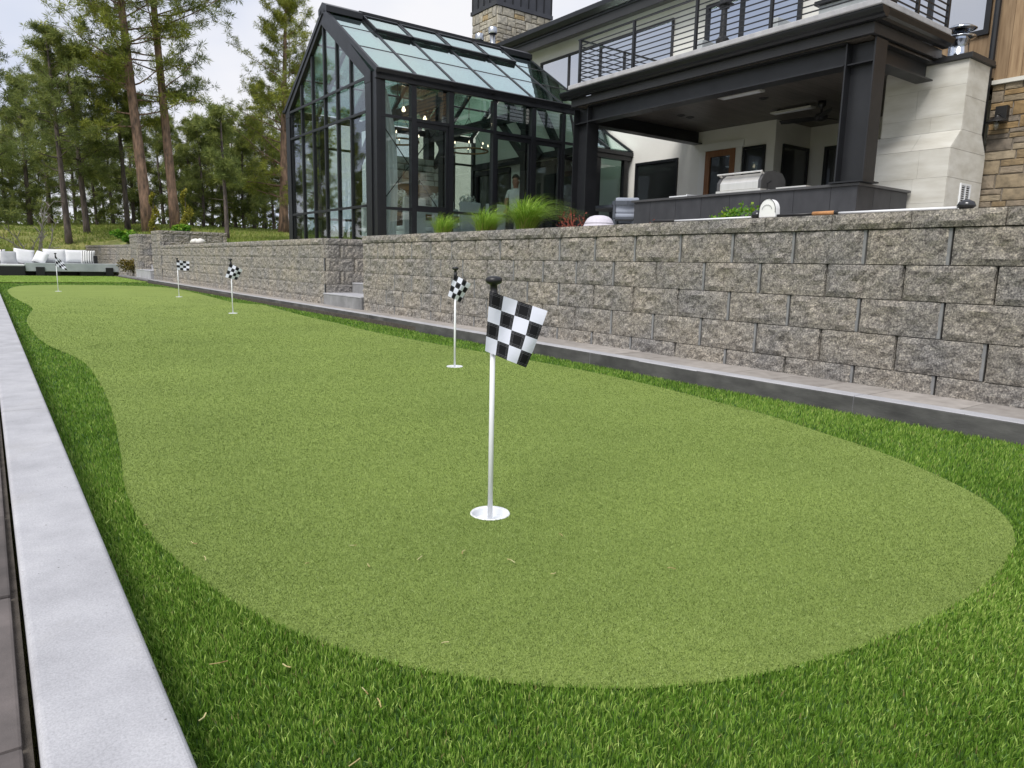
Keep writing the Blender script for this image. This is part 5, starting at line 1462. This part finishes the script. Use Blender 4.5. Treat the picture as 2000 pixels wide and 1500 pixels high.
for k, (c, ht, cs_, lb) in enumerate(FL):
    x, y = c
    ct = empty('golf_cup', (x, y, -.1), 'white cup at the foot of the ' + lb.split(' ')[0] + ' flag' if k in (0, 4) else 'white cup under the ' + lb, 'golf cup', 'cups in the putting green')
    MB().lathe([(CUP_R+.0035, .0045), (CUP_R+.004, .002), (CUP_R-.001, -.001), (CUP_R-.003, -.022), (0, -.024)], (x, y, 0), 32).build('liner', M['white'], ct, smooth=False, recalc=False)
    MB().lathe([(CUP_R-.001, -.001), (CUP_R+.0035, .0045), (CUP_R+.006, .001)], (x, y, 0.0), 32).build('rim', M['white'], ct, smooth=True)
    r = empty('flagstick', (x, y, -.08), lb, 'golf flag', 'flagsticks on the putting green')
    rr_ = .0078
    MB().tube([(x, y, -.08), (x, y, ht-.10)], rr_, 14).build('pole', M['shaft'], r, smooth=True)
    MB().lathe([(.013, -.16), (.013, -.045), (.0105, -.042), (.0105, -.022), (.015, -.0205), (.0215, -.017), (.0245, -.011), (.0235, -.004), (.017, .001), (.008, .003), (0, .003)], (x, y, ht), 20).build('knob', M['black'], r, smooth=True)
    sd = SV.copy() if k in (0, 1) else Vector((.93, -.30, .0))
    sd.z = 0; sd.normalize()
    dp = Vector((.35, .94, 0))
    cor = [Vector((x, y, ht))+sd*a+Vector((0, 0, b))+dp*(.0 if q in (1, 2) else -.022) for q, (a, b) in enumerate(cs_)]
    obj('flag', flag_mesh(cor, k+2), r)
    # sleeve of cloth round the pole
    z0, z1 = ht+cs_[3][1]+.01, ht-.062
    n = 14; v = []; uv = []; f = []
    for j in range(7):
        for i in range(n+1):
            a = 2*math.pi*i/n; q = .0112+.0008*math.sin(3*a+j)
            v.append((x+q*math.cos(a), y+q*math.sin(a), z0+(z1-z0)*j/6)); uv.append((i/n*1.6+.2, 4.0*(1-j/6)))
    f = [(j*(n+1)+i, j*(n+1)+i+1, (j+1)*(n+1)+i+1, (j+1)*(n+1)+i) for j in range(6) for i in range(n)]
    me = mesh('sleeve', v, f, M['flag'], smooth=True); l = me.uv_layers.new(name='UVMap')
    for lp_ in me.loops: l.data[lp_.index].uv = uv[lp_.vertex_index]
    obj('sleeve', me, r)

# ------------------------------------------------------------------ things on the wall cap
ZK = CAPZ+.001
ck = empty('golf_club', (4.22, 3.4, ZK), 'golf club with black grip lying on the cap left of the white headcover', 'golf club')
MB().tube([(4.20, 3.86, ZK+.012), (4.20, 3.66, ZK+.012)], .012, 10).build('grip', M['grip'], ck, smooth=True)
MB().tube([(4.20, 3.66, ZK+.010), (4.205, 2.98, ZK+.010)], .0065, 8).build('shaft', M['shaft'], ck, smooth=True)
MB().lathe([(0, .0), (.03, .004), (.042, .02), (.034, .04), (.015, .052), (0, .055)], (4.215, 2.955, ZK), 18).build('head', M['clubhead'], ck, smooth=True)
ck = empty('golf_club', (4.22, 2.6, ZK), 'golf club with tan grip reaching out of the white headcover', 'golf club')
MB().tube([(4.20, 2.83, ZK+.012), (4.195, 2.54, ZK+.012)], .0085, 8).build('shaft', M['black'], ck, smooth=True)
MB().tube([(4.195, 2.54, ZK+.013), (4.19, 2.395, ZK+.013)], .0125, 10).build('grip', M['tangrip'], ck, smooth=True)
MB().tube([(4.19, 2.395, ZK+.013), (4.19, 2.375, ZK+.013)], .0128, 10).build('grip_cap', M['black'], ck)
ck = empty('golf_club', (4.22, 2.0, ZK), 'golf club with white shaft lying nearest the picture edge', 'golf club')
MB().tube([(4.20, 2.375, ZK+.010), (4.215, 1.72, ZK+.010)], .0075, 8).build('shaft', M['shaft'], ck, smooth=True)
MB().lathe([(0, 0), (.03, .003), (.046, .018), (.036, .040), (.012, .052), (0, .053)], (4.235, 1.685, ZK), 18).build('head', M['clubhead'], ck, smooth=True)
hc = empty('headcover', (4.21, 2.86, ZK), 'white rounded putter headcover standing on the wall cap', 'headcover')
prof = [(-.062, .0)]+[(-.062*math.cos(math.pi*k/12), .035+.085*math.sin(math.pi*k/12)**.8 if 0 < k < 12 else .03) for k in range(13)]+[(.062, 0)]
MB().prism([(4.175, 2.855+a, ZK+b) for a, b in prof], (.055, 0, 0)).build('cover_body', M['cover'], hc, bevel=.012, seg=3, smooth=True)
MB().tube([(4.172, 2.855+a*1.015, ZK+b*1.015) for a, b in prof[1:-1]], .0022, 5).build('piping', M['black'], hc)
MB().tube([(4.171, 2.855+a*.62, ZK+.02+b*.52) for a, b in prof[2:-2]], .0012, 5).build('stitching', M['stool'], hc)
ht = empty('sun_hat', (4.33, 4.62, ZK), 'pale lilac sun hat resting on the wall cap', 'hat')
n = 24; pr = [(.140, .002), (.138, .010), (.126, .024), (.118, .042), (.104, .062), (.080, .080), (.045, .091), (0, .095)]
hm = MB().lathe(pr, (4.33, 4.62, ZK), n)
rr = random.Random(4)
hm.v = [(a+.005*math.sin(9*b+20*c), b+.005*math.sin(11*a+15*c), c+(.004*math.sin(14*a+9*b) if c > ZK+.01 else .0)) for a, b, c in hm.v]
hm.build('hat_body', M['hat'], ht, smooth=True)
hb = MB().tube([(4.33+.1225*math.cos(2*math.pi*i/n), 4.62+.1225*math.sin(2*math.pi*i/n), ZK+.03) for i in range(n+1)], .005, 5, cap=False).build('hat_band', M['hat'], ht)
for k, (y, dx, s) in enumerate(((19.3, .13, 1.0), (18.9, .16, .9))):
    v = MB().lathe([(0, 0), (.11*s, .02), (.14*s, .06), (.10*s, .11), (.03*s, .135), (0, .136)], (4.18+dx, y, ZK), 12)
    r_ = random.Random(k); v.v = [(a+r_.uniform(-.012, .012), b+r_.uniform(-.012, .012), c+r_.uniform(-.006, .006)*(c > ZK+.01)) for a, b, c in v.v]
    o = v.build('white_rock', M['rock'], smooth=True); tag(o, ('white rock on the wall cap, closer to the planter', 'white rock on the wall cap, farther from the planter')[k], 'rock', 'white rocks on the cap')

# ------------------------------------------------------------------ bar table and stools under the deck
def stool(label, x, y, rot):
    c = empty('bar_stool', (0, 0, 0), label, 'stool', 'bar stools under the deck')
    for a in (-.24, .24):
        for b in (-.22, .22): box('leg', M['stool'], c, a-.02, a+.02, b-.02, b+.02, 0, .66 if b > 0 else 1.0)
    bbox('seat', M['stool'], c, -.26, .26, -.24, .24, .655, .69, .008)
    bbox('cushion', M['bluecush'], c, -.245, .245, -.22, .22, .692, .77, .03)
    pts = [(-.27, .12), (-.275, -.12), (-.22, -.24), (0, -.27), (.22, -.24), (.275, -.12), (.27, .12)]
    m_ = MB()
    for (a, b), (d, e) in zip(pts, pts[1:]):
        v = Vector((d-a, e-b, 0)); nn = Vector((-v.y, v.x, 0)).normalized()*.018
        m_.prism([(a-nn.x, b-nn.y, .92), (d-nn.x, e-nn.y, .92), (d+nn.x, e+nn.y, .92), (a+nn.x, b+nn.y, .92)], (0, 0, .075))
    m_.build('backrest', M['stool'], c)
    box('footrest', M['stool'], c, -.24, .24, .205, .235, .25, .28)
    bbox('back_cushion', M['bluecush'], c, -.22, .22, -.215, -.12, .775, 1.06, .03)
    for a in (-.255, .255): box('arm_post', M['stool'], c, a-.018, a+.018, .08, .115, .69, .92)
    w = Matrix.Translation((x, y, .986)) @ Matrix.Rotation(rot, 4, 'Z')
    c.matrix_basis = w; WM[c] = w
    return c
stool('blue-cushioned bar stool next to the slate counter', 10.02, 9.93, R(-45))
stool('grey bar stool tucked behind the steel column', 11.45, 11.35, R(160))
bt = empty('bar_table', (11.0, 10.6, .986), 'dark bar-height table between the column and the counter', 'table')
bbox('table_top', M['stool'], bt, 10.55, 11.5, 10.25, 11.9, 1.96, 2.02, .006)
for a in (10.6, 11.45):
    for b in (10.3, 11.85): box('leg', M['stool'], bt, a-.03, a+.03, b-.03, b+.03, .986, 1.96)

# ------------------------------------------------------------------ planting on the wall top
def orn_grass(name, label, x, y, hgt, spread, n, seed):
    r = np.random.default_rng(seed)
    root = empty(name, (x, y, 1.03), label, 'grass', 'ornamental grasses on the wall')
    VV, FF, TT = [], [], []; off = 0
    for k in range(n):
        a = r.uniform(0, 6.28); q = r.uniform(0, .09)
        b = np.array([x+q*math.cos(a), y+q*math.sin(a), 1.02])
        dd = a+r.normal(0, .5); out = spread*r.uniform(.25, 1.0); hh = hgt*r.uniform(.65, 1.05)
        dry = r.random() < .10
        if dry: hh *= .5; out *= .4
        sd_ = np.array([-math.sin(dd), math.cos(dd), 0]); w = r.uniform(.0028, .005)
        ts = np.linspace(0, 1, 7); P = []
        for t in ts:
            p = b+np.array([math.cos(dd)*out*t**1.7+.05*t*t, math.sin(dd)*out*t**1.7-.08*t*t, hh*(1.35*t-.62*t*t*(1+out))])
            P.append((p, w*(1-.85*t)))
        V = np.array([v for p, ww in P for v in (p-sd_*ww, p+sd_*ww)])
        F = np.array([f for i in range(6) for f in ((2*i, 2*i+1, 2*i+3), (2*i, 2*i+3, 2*i+2))])+off
        base = r.uniform(.45, 1.0)
        tone = np.repeat(np.clip(np.where(ts < .12, .12, base) if not dry else np.full(7, r.uniform(0, .2)), 0, 1), 2)
        VV.append(V); FF.append(F); TT.append(tone); off += len(V)
    obj('blades', npmesh('blades', np.concatenate(VV), np.concatenate(FF), M['orn'], np.concatenate(TT)), root)
    VV, FF, TT = [], [], []; off = 0
    for k in range(60):
        a = r.uniform(0, 6.28); q = r.uniform(.02, .10); b = np.array([x+q*math.cos(a), y+q*math.sin(a), 1.02])
        sd_ = np.array([-math.sin(a), math.cos(a), 0])*.003
        tip = b+np.array([.05*math.cos(a), .05*math.sin(a), r.uniform(.10, .22)*hgt/.5])
        VV.append(np.array([b-sd_, b+sd_, tip])); FF.append(np.array([[0, 1, 2]])+off); TT.append(np.full(3, r.uniform(0, .12))); off += 3
    obj('dry_stubble', npmesh('dry_stubble', np.concatenate(VV), np.concatenate(FF), M['orn'], np.concatenate(TT)), root)
orn_grass('fountain_grass', 'small clump of green fountain grass nearest the conservatory corner', 4.60, 7.72, .50, .36, 420, 1)
orn_grass('fountain_grass', 'medium clump of fountain grass in the middle of three', 4.60, 6.78, .55, .44, 560, 2)
orn_grass('fountain_grass', 'tallest clump of arching fountain grass beside the red twigs', 4.62, 6.05, .70, .60, 1000, 3)

def twig_shrub(name, label, cat, x, y, z, hgt, n, seed, m_, leafm=None, rad=.005, spread=.6, nleaf=0, lsz=.014):
    r = random.Random(seed); root = empty(name, (x, y, z), label, cat); mb = MB(); tips = []
    for k in range(n):
        a = r.uniform(0, 6.28); L = hgt*r.uniform(.6, 1.1)
        p = Vector((x+r.uniform(-.05, .05), y+r.uniform(-.05, .05), z-.01)); pts = [p.copy()]
        d = Vector((math.cos(a)*spread, math.sin(a)*spread, 1)).normalized()
        for s in range(5):
            d = (d+Vector((r.uniform(-.35, .35), r.uniform(-.35, .35), r.uniform(-.2, .25)))).normalized(); p = p+d*L/5; pts.append(p.copy())
            if s > 0:
                for _ in range(2):
                    q = (d+Vector((r.uniform(-1, 1), r.uniform(-1, 1), r.uniform(-.3, .6)))).normalized()
                    e = p+q*L*r.uniform(.12, .3); mb.tube([p, (p+e)/2+Vector((0, 0, .01)), e], [rad*.5, rad*.4, rad*.2], 4); tips.append(e)
        mb.tube(pts, [rad*(1-.15*i) for i in range(6)], 5); tips.append(p)
    mb.build('twigs', m_, root)
    if leafm:
        V, F, T = [], [], []; off = 0
        for t in tips:
            v, f, tt = leaf_cloud(nleaf, t, (.03, .03, .03), lsz, r.randrange(9999), 0, .6); V.append(v); F.append(f+off); T.append(tt); off += len(v)
        obj('leaves', npmesh('leaves', np.concatenate(V), np.concatenate(F), leafm, np.concatenate(T)), root)
    return root
twig_shrub('barberry', 'bare red-twigged shrub between the grasses and the lilac hat', 'shrub', 4.70, 5.35, 1.03, .26, 9, 5, M['redtwig'], M['redleaf'], .005, .8, 2, .010)
twig_shrub('barberry', 'low reddish shrub just right of the lilac hat', 'shrub', 4.75, 4.45, 1.03, .13, 6, 6, M['redtwig'], M['redleaf'], .004, 1.0, 3, .010)
def leafy(name, label, cat, x, y, z, rad, n, size, m_, seed, stem=True, lobes=5):
    root = empty(name, (x, y, z), label, cat); r = random.Random(seed)
    V, F, T = [], [], []; off = 0
    for k in range(lobes):
        c = (x+r.uniform(-.6, .6)*rad[0], y+r.uniform(-.6, .6)*rad[1], z+rad[2]*r.uniform(.5, 1.2))
        v, f, t = leaf_cloud(n//lobes, c, tuple(q*r.uniform(.45, .65) for q in rad), size, seed*10+k, .2, .7); V.append(v); F.append(f+off); T.append(t); off += len(v)
    obj('foliage', npmesh('foliage', np.concatenate(V), np.concatenate(F), m_, np.concatenate(T)), root)
    if stem: 
        mb = MB()
        for k in range(5): mb.tube([(x, y, z-.02), (x+r.uniform(-.5, .5)*rad[0], y+r.uniform(-.5, .5)*rad[1], z+rad[2])], [.008*max(1, rad[2]*2), .003], 5)
        mb.build('stems', M['twig'], root)
    return root
leafy('spirea', 'lime-green leafy shrub behind the wall cap', 'shrub', 4.62, 3.42, 1.03, (.14, .19, .13), 620, .014, M['leaf'], 3, lobes=6)
leafy('leafy_perennial', 'bright green leafy plant on the planter between the big pines', 'plant', 4.85, 23.6, 1.44, (.30, .35, .22), 420, .05, M['leaf'], 4)
leafy('daylily_clump', 'round green clump growing above the low far wall', 'plant', 4.35, 30.2, 1.25, (.50, .50, .30), 700, .06, M['leaf'], 5)
leafy('bronze_shrub', 'bronze-leaved shrub between the sofa and the far pier', 'shrub', 4.0, 27.6, .09, (.36, .40, .38), 800, .035, M['bronzeleaf'], 6)
def topiary(label, x, y, z, hgt, w, seed):
    root = empty('topiary', (x, y, z), label, 'conifer', 'golden conifers in the planter')
    r = np.random.default_rng(seed); V, F, T = [], [], []; off = 0
    for k in range(26):
        t = k/25; a = t*11
        rad = w*(1-.75*t)*(.75+.25*math.sin(a*1.3)); c = (x+.25*w*math.cos(a), y+.25*w*math.sin(a), z+.08+t*hgt*.92)
        v, f, tt = leaf_cloud(70, c, (rad*.8, rad*.8, hgt*.06), .035, seed*50+k, .3, .5); V.append(v); F.append(f+off); T.append(tt); off += len(v)
    obj('foliage', npmesh('foliage', np.concatenate(V), np.concatenate(F), M['goldleaf'], np.concatenate(T)), root)
    MB().tube([(x, y, z-.05), (x, y, z+hgt*.9)], [.03, .01], 7).build('stem', M['bark'], root)
topiary('slim golden conifer left of the reddest pine trunk', 4.72, 25.5+1.3, 1.4, 1.45, .30, 2)
topiary('fuller golden conifer right of the reddest pine trunk', 5.75, 26.9, 1.4, 1.65, .40, 3)
twig_shrub('bare_sapling', 'leafless grey sapling on the slope behind the sofa', 'sapling', 1.65, 33.0, .45, 2.1, 7, 9, M['twig'], None, .034, .6)

# ------------------------------------------------------------------ sofa corner beyond the green
sf = empty('garden_sofa', (2.0, 30.4, 0), 'long low sofa with grey concrete ledge on black bases', 'sofa')
bbox('concrete_ledge', M['slab'], sf, 1.12, 4.10, 29.8, 30.55, .175, .47, .02)
for (a, b) in ((1.42, 1.68), (3.54, 3.78)): bbox('support', M['black'], sf, a, b, 29.77, 30.4, .02, .33, .01)
bbox('base', M['black'], sf, .2, 1.11, 29.75, 30.6, .02, .34, .01)
bbox('base', M['black'], sf, 1.69, 2.15, 29.95, 30.5, .02, .172, .01)
bbox('base', M['black'], sf, 2.75, 3.53, 29.95, 30.5, .02, .172, .01)
bbox('base', M['black'], sf, -2.2, .198, 29.75, 31.4, .02, .34, .01)
bbox('seat_cushion', M['cushion'], sf, -2.2, 1.11, 29.76, 30.9, .345, .42, .03)
bbox('back_frame', M['black'], sf, -2.2, 3.34, 30.62, 30.72, .02, .74, .01)
bbox('end_panel', M['black'], sf, 3.22, 3.335, 30.05, 30.61, .472, .75, .01)
def pillow(label, x, y, z, w, h, th, m_, tilt=.25, turn=0, roll=0):
    n = 12; v = []; uv = []
    for side_ in (1, -1):
        for j in range(n+1):
            for i in range(n+1):
                a, b = 2*i/n-1, 2*j/n-1
                pin = 1-.07*(a*a*b*b) ; sx = a*(1-.06*(1-b*b)**1*0-.05*(1-abs(b))**2*abs(a)); 
                t = th*.5*((1-a**4)*(1-b**4))**.55
                v.append((a*w/2*(.95+.05*abs(b)**2), side_*t, b*h/2*(.95+.05*abs(a)**2)+h/2)); uv.append((i/n, j/n))
    q = (n+1)**2; f = []
    for j in range(n):
        for i in range(n):
            a = j*(n+1)+i; f += [(a, a+1, a+n+2, a+n+1), (q+a, q+a+n+1, q+a+n+2, q+a+1)]
    me = mesh('pillow', v, f, m_, smooth=True); l = me.uv_layers.new(name='UVMap')
    for lp_ in me.loops: l.data[lp_.index].uv = uv[lp_.vertex_index]
    o = obj('pillow', me, None, Matrix.Translation((x, y, z)) @ Matrix.Rotation(turn, 4, 'Z') @ Matrix.Rotation(-tilt, 4, 'X') @ Matrix.Rotation(roll, 4, 'Y'))
    tag(o, label, 'pillow', 'pillows on the sofa')
pillow('striped pillow at the far left of the sofa', .36, 30.3, .42, .50, .50, .2, M['stripe'])
pillow('grey pillow beside the leftmost striped one', .70, 30.2, .42, .50, .46, .2, M['greycush'], .35)
pillow('large white pillow tilted against its neighbours', 1.10, 30.25, .43, .62, .54, .22, M['cushion'], .35, .1, .14)
pillow('small white pillow leaning right of the large tilted one', 1.52, 30.1, .48, .46, .44, .2, M['cushion'], .5, -.5, .25)
pillow('wide white back pillow behind the farthest golf flag', 2.05, 30.40, .472, .72, .50, .24, M['cushion'], .2)
pillow('wide white back pillow next to the striped end pillow', 2.68, 30.40, .472, .72, .49, .24, M['cushion'], .2)
pillow('striped pillow at the right end of the sofa', 3.05, 30.25, .472, .44, .48, .2, M['stripe'], .25, -.3)

# ------------------------------------------------------------------ pines
def pine_data(hgt, r0, seed, crown0=.35, spread=2.4, lean=(0, 0), dens=1.0, tuft=.29, bend=0.0, tufts=None, whorl=.55):
    """trunk + limbs (V,F) and needle clumps (V,F,tone)"""
    r = np.random.default_rng(seed); mb = MB()
    K = 12
    def axis(t): return Vector((lean[0]*t+bend*math.sin(t*2.6), lean[1]*t+.10*math.sin(t*4+seed), hgt*t))
    pts = [axis(i/K) for i in range(K+1)]
    rad = [r0*(1.25 if i == 0 else 1.0)*(1-.88*(i/K)**1.1)+.012 for i in range(K+1)]
    pts[0].z -= .15
    mb.tube(pts, rad, 10)
    NV, NF, NT = [], [], []; off = 0
    tips = []
    h = crown0*hgt
    while h < hgt*.985:
        t = h/hgt; tc = (t-crown0)/(1-crown0)
        prof = (1-tc)**.75*(.45+.55*min(1, tc/.22))+.10
        for b in range(int(r.integers(2, 5))):
            a = r.uniform(0, 6.28); L = spread*prof*r.uniform(.45, 1.15)
            p = axis(t); el = r.uniform(-.10, .35)+.55*tc
            d = Vector((math.cos(a)*math.cos(el), math.sin(a)*math.cos(el), math.sin(el)))
            bp = [p.copy()]; n = 5
            for s in range(n):
                d = (d+Vector((r.normal(0, .16), r.normal(0, .16), r.normal(.05, .13)))).normalized()
                p = p+d*L/n; bp.append(p.copy())
                if s >= 1:
                    for _ in range(2 if s < 4 else 3):
                        q = (d+Vector((r.normal(0, .75), r.normal(0, .75), r.normal(.15, .4)))).normalized()
                        e = p+q*L*r.uniform(.14, .34)
                        if r.random() < .5: mb.tube([p, e], [.012, .006], 3, cap=False)
                        tips.append(e); 
                        if r.random() < .7*dens: tips.append(p.lerp(e, .5)+Vector(r.normal(0, .08, 3)))
                        if r.random() < .5*dens: tips.append(e+Vector(r.normal(0, .16, 3)))
            br = max(.012, r0*.20*(1-.6*tc))
            mb.tube(bp, [br*(1-.8*i/n) for i in range(n+1)], 5, cap=False); tips.append(p)
        h += whorl*r.uniform(.5, 1.3)*(hgt/12)**.5*(1.0-.35*tc)
    # a few bare snags below the crown
    for k in range(7):
        t = r.uniform(min(.14, crown0*.5), crown0); a = r.uniform(0, 6.28); p = axis(t)
        mb.tube([p, p+Vector((math.cos(a), math.sin(a), r.uniform(-.3, .2)))*r.uniform(.2, .7)], [.016, .005], 4, cap=False)
    tips = np.array([tuple(q) for q in tips]); n = len(tips); m_ = 30
    # clump: needles radiating mostly upward and outward
    d = r.normal(0, 1, (n, m_, 3)); d[:, :, 2] = d[:, :, 2]*.85+.2
    d /= np.linalg.norm(d, axis=2)[:, :, None]
    L = tuft*r.uniform(.45, 1.0, (n, m_, 1))
    sdv = np.cross(d, r.normal(0, 1, (n, m_, 3))); sdv /= np.linalg.norm(sdv, axis=2)[:, :, None]
    w = tuft*.034*r.uniform(.7, 1.3, (n, m_, 1))
    b = tips[:, None, :]+d*L*.08
    e = tips[:, None, :]+d*L
    mid = tips[:, None, :]+d*L*.55
    V = np.stack([b, mid-sdv*w, e, mid+sdv*w], 2).reshape(-1, 3)
    k = (np.arange(n*m_)*4)[:, None]; F = np.stack([k+[0, 1, 2], k+[0, 2, 3]], 1).reshape(-1, 3)
    hz = (tips[:, 2]/hgt-crown0)/(1-crown0)
    cl = r.normal(.42, .20, n)+.12*hz
    tone = np.clip(np.repeat(cl, m_)+r.normal(0, .09, n*m_), 0, 1)
    return mb, (V, F, np.repeat(tone, 4))

def make_pine(name, label, loc, bark, needle, group, **kw):
    mb, (V, F, T) = pine_data(**kw)
    w = Matrix.Translation(loc)
    root = empty(name, loc, label, 'pine', group)
    mb.build('trunk', bark, root, w, smooth=True, recalc=False)
    obj('crown', npmesh('crown', V, F, needle, T), root, w)
    return root

G1 = 'tall pines beside the planter'
make_pine('pine_tree', 'tall leaning pine with flaking reddish bark left of the other tall pine', (5.92, 35.0, 1.80), M['bark_red'], M['needle_warm'], G1, hgt=17.5, r0=.225, seed=11, crown0=.25, spread=3.6, lean=(-.70, .2), dens=1.6, bend=-.10, whorl=.40, tuft=.36)
make_pine('pine_tree', 'tall straight pine with the orange-brown trunk between the golden conifers', (7.06, 35.2, 1.85), M['bark_red'], M['needle'], G1, hgt=18.8, r0=.195, seed=12, crown0=.32, spread=4.3, lean=(-.60, .2), dens=1.4, bend=-.02, whorl=.50, tuft=.36)
make_pine('pine_tree', 'pine at the left edge of the picture with its trunk half out of frame', (.05, 31.6, .20), M['bark'], M['needle'], None, hgt=9.4, r0=.17, seed=13, crown0=.16, spread=2.0, lean=(.0, .0))
make_pine('pine_tree', 'slender dark pine rising behind the sofa', (3.0, 36.0, 1.10), M['bark'], M['needle'], None, hgt=8.6, r0=.13, seed=14, crown0=.36, spread=2.5, lean=(-.25, 0))
make_pine('pine_tree', 'dark pine just right of the slender one behind the sofa', (3.9, 38.0, 1.55), M['bark'], M['needle'], None, hgt=8.0, r0=.13, seed=15, crown0=.34, spread=2.3, lean=(-.3, 0))
make_pine('pine_tree', 'grey-trunked pine just left of the two tall red pines', (5.55, 38.0, 2.0), M['bark'], M['needle'], None, hgt=7.6, r0=.11, seed=16, crown0=.42, spread=1.9, lean=(-.15, 0))
make_pine('pine_tree', 'thin young pine with bare lower trunk beside the planter wall end', (7.62, 29.0, 1.42), M['bark'], M['needle'], None, hgt=4.9, r0=.075, seed=17, crown0=.5, spread=1.3, tuft=.28)
make_pine('pine_tree', 'broad bushy pine towering next to the conservatory gable', (12.2, 36.0, 2.15), M['bark_red'], M['needle_warm'], None, hgt=11.0, r0=.22, seed=18, crown0=.15, spread=3.6, dens=1.3, lean=(.5, 0))

# the wood behind: five kinds of tree copied, each its own
protos = []
specs = [dict(hgt=8.2, r0=.13, dens=.6, seed=31, crown0=.16, spread=2.2), dict(hgt=9.4, r0=.14, dens=.6, seed=32, crown0=.20, spread=2.5), dict(hgt=7.0, r0=.11, dens=.6, seed=33, crown0=.10, spread=2.0), dict(hgt=10.2, r0=.15, dens=.6, seed=34, crown0=.26, spread=2.5), dict(hgt=6.0, r0=.09, seed=35, crown0=.07, spread=1.8)]
spots = []
rr = random.Random(42)
# seen between the sofa and the conservatory
def px_x(px, Y):     # direction of a picture column on the ground, as a plan angle
    d = Vector(cr)*((px-1000)/1380)+Vector(cd)*((447-750)/1380)+Vector(cf)
    return d.x/d.y*Y
for (px, Y, kind) in ((60, 43, 2), (100, 46, 0), (188, 43, 2), (222, 47, 0), (262, 44, 4), (318, 43, 2), (338, 48, 0), (375, 43, 0), (396, 41, 4), (418, 47, 2), (436, 42, 2), (460, 45, 0), (478, 41, 4), (500, 44, 2), (518, 48, 1), (535, 44, 0), (590, 44, 1), (625, 42, 0),
                      (30, 50, 2), (150, 51, 0), (280, 54, 1), (360, 55, 0), (447, 53, 1), (503, 55, 0), (85, 55, 2), (15, 43, 4), (205, 56, 2), (560, 50, 3)):
    spots.append((px_x(px, Y), Y, kind, True))
# beyond the left edge of the picture, mirrored in the glazed gable
for k in range(20):
    spots.append((rr.uniform(-30, -1.5) , rr.uniform(33, 52), rr.randrange(5), False))
for (x, y, k) in ((-17, 18, 3), (-13, 24, 0), (-18, 27, 1), (-11, 30, 3)): spots.append((x, y, k, False))
words = ['slim', 'tall', 'short', 'lofty', 'young']
first = {}
def row_word(Y): return 'front row' if Y < 41 else 'middle row' if Y < 46 else 'back row'
seen = sorted([s for s in spots if s[3]], key=lambda s: s[0]/s[1])
order = {id(s): i for i, s in enumerate(seen)}
ORD = ['first', 'second', 'third', 'fourth', 'fifth', 'sixth', 'seventh', 'eighth', 'ninth', 'tenth', 'eleventh', 'twelfth', 'thirteenth', 'fourteenth', 'fifteenth', 'sixteenth', 'seventeenth', 'eighteenth', 'nineteenth', 'twentieth', 'twenty-first', 'twenty-second', 'twenty-third', 'twenty-fourth', 'twenty-fifth', 'twenty-sixth', 'twenty-seventh', 'twenty-eighth', 'twenty-ninth', 'thirtieth', 'thirty-first']
rowcount = {}
for s in seen: rowcount.setdefault(row_word(s[1]), []).append(id(s))
for s in spots:
    x, y, kind, vis = s
    z = ground_z(x, y)-.12
    if vis:
        rw_ = row_word(y)
        lb = '%s pine in the %s of the wood, %s from the sofa side' % (words[kind], rw_, ORD[rowcount[rw_].index(id(s))])
        grp = 'pines of the wood behind the garden'
    else: lb, grp = '%s pine beyond the open side of the garden, mirrored in the glass' % words[kind], 'pines beyond the garden edge'
    if kind not in first:
        first[kind] = make_pine('pine_tree', lb, (x, y, z), M['bark'], M['needle'] if kind != 1 else M['needle_warm'], grp, **specs[kind])
    else:
        src = first[kind]; l0 = WM[src].translation
        c = copy_thing(src, (x-l0.x, y-l0.y, z-l0.z), rr.uniform(0, 6.28)); c['label'] = lb; c['group'] = grp
        sc_ = rr.uniform(.62, .90); c.scale = (sc_, sc_, sc_*rr.uniform(.94, 1.1))

def understory():
    V, F, T = [], [], []; off = 0; r = random.Random(8)
    for k in range(170):
        Y = r.uniform(46, 58); x = r.uniform(-6, 24)
        s = r.uniform(.4, 1.1); z = ground_z(x, Y)+s*.5
        v, f, t = leaf_cloud(60, (x, Y, z), (s*1.2, s*1.2, s*.8), .16, 900+k, .2, .4); V.append(v); F.append(f+off); T.append(t*.7); off += len(v)
    o = obj('undergrowth', npmesh('undergrowth', np.concatenate(V), np.concatenate(F), M['needle'], np.concatenate(T)))
    tag(o, 'dark scrub along the crest under the pines', 'undergrowth', kind='stuff')
understory()

for o in bpy.data.objects:
    if o.parent is None and o.get('category') and 'kind' not in o.keys() and o.type in ('EMPTY', 'MESH'): o['kind'] = 'thing'
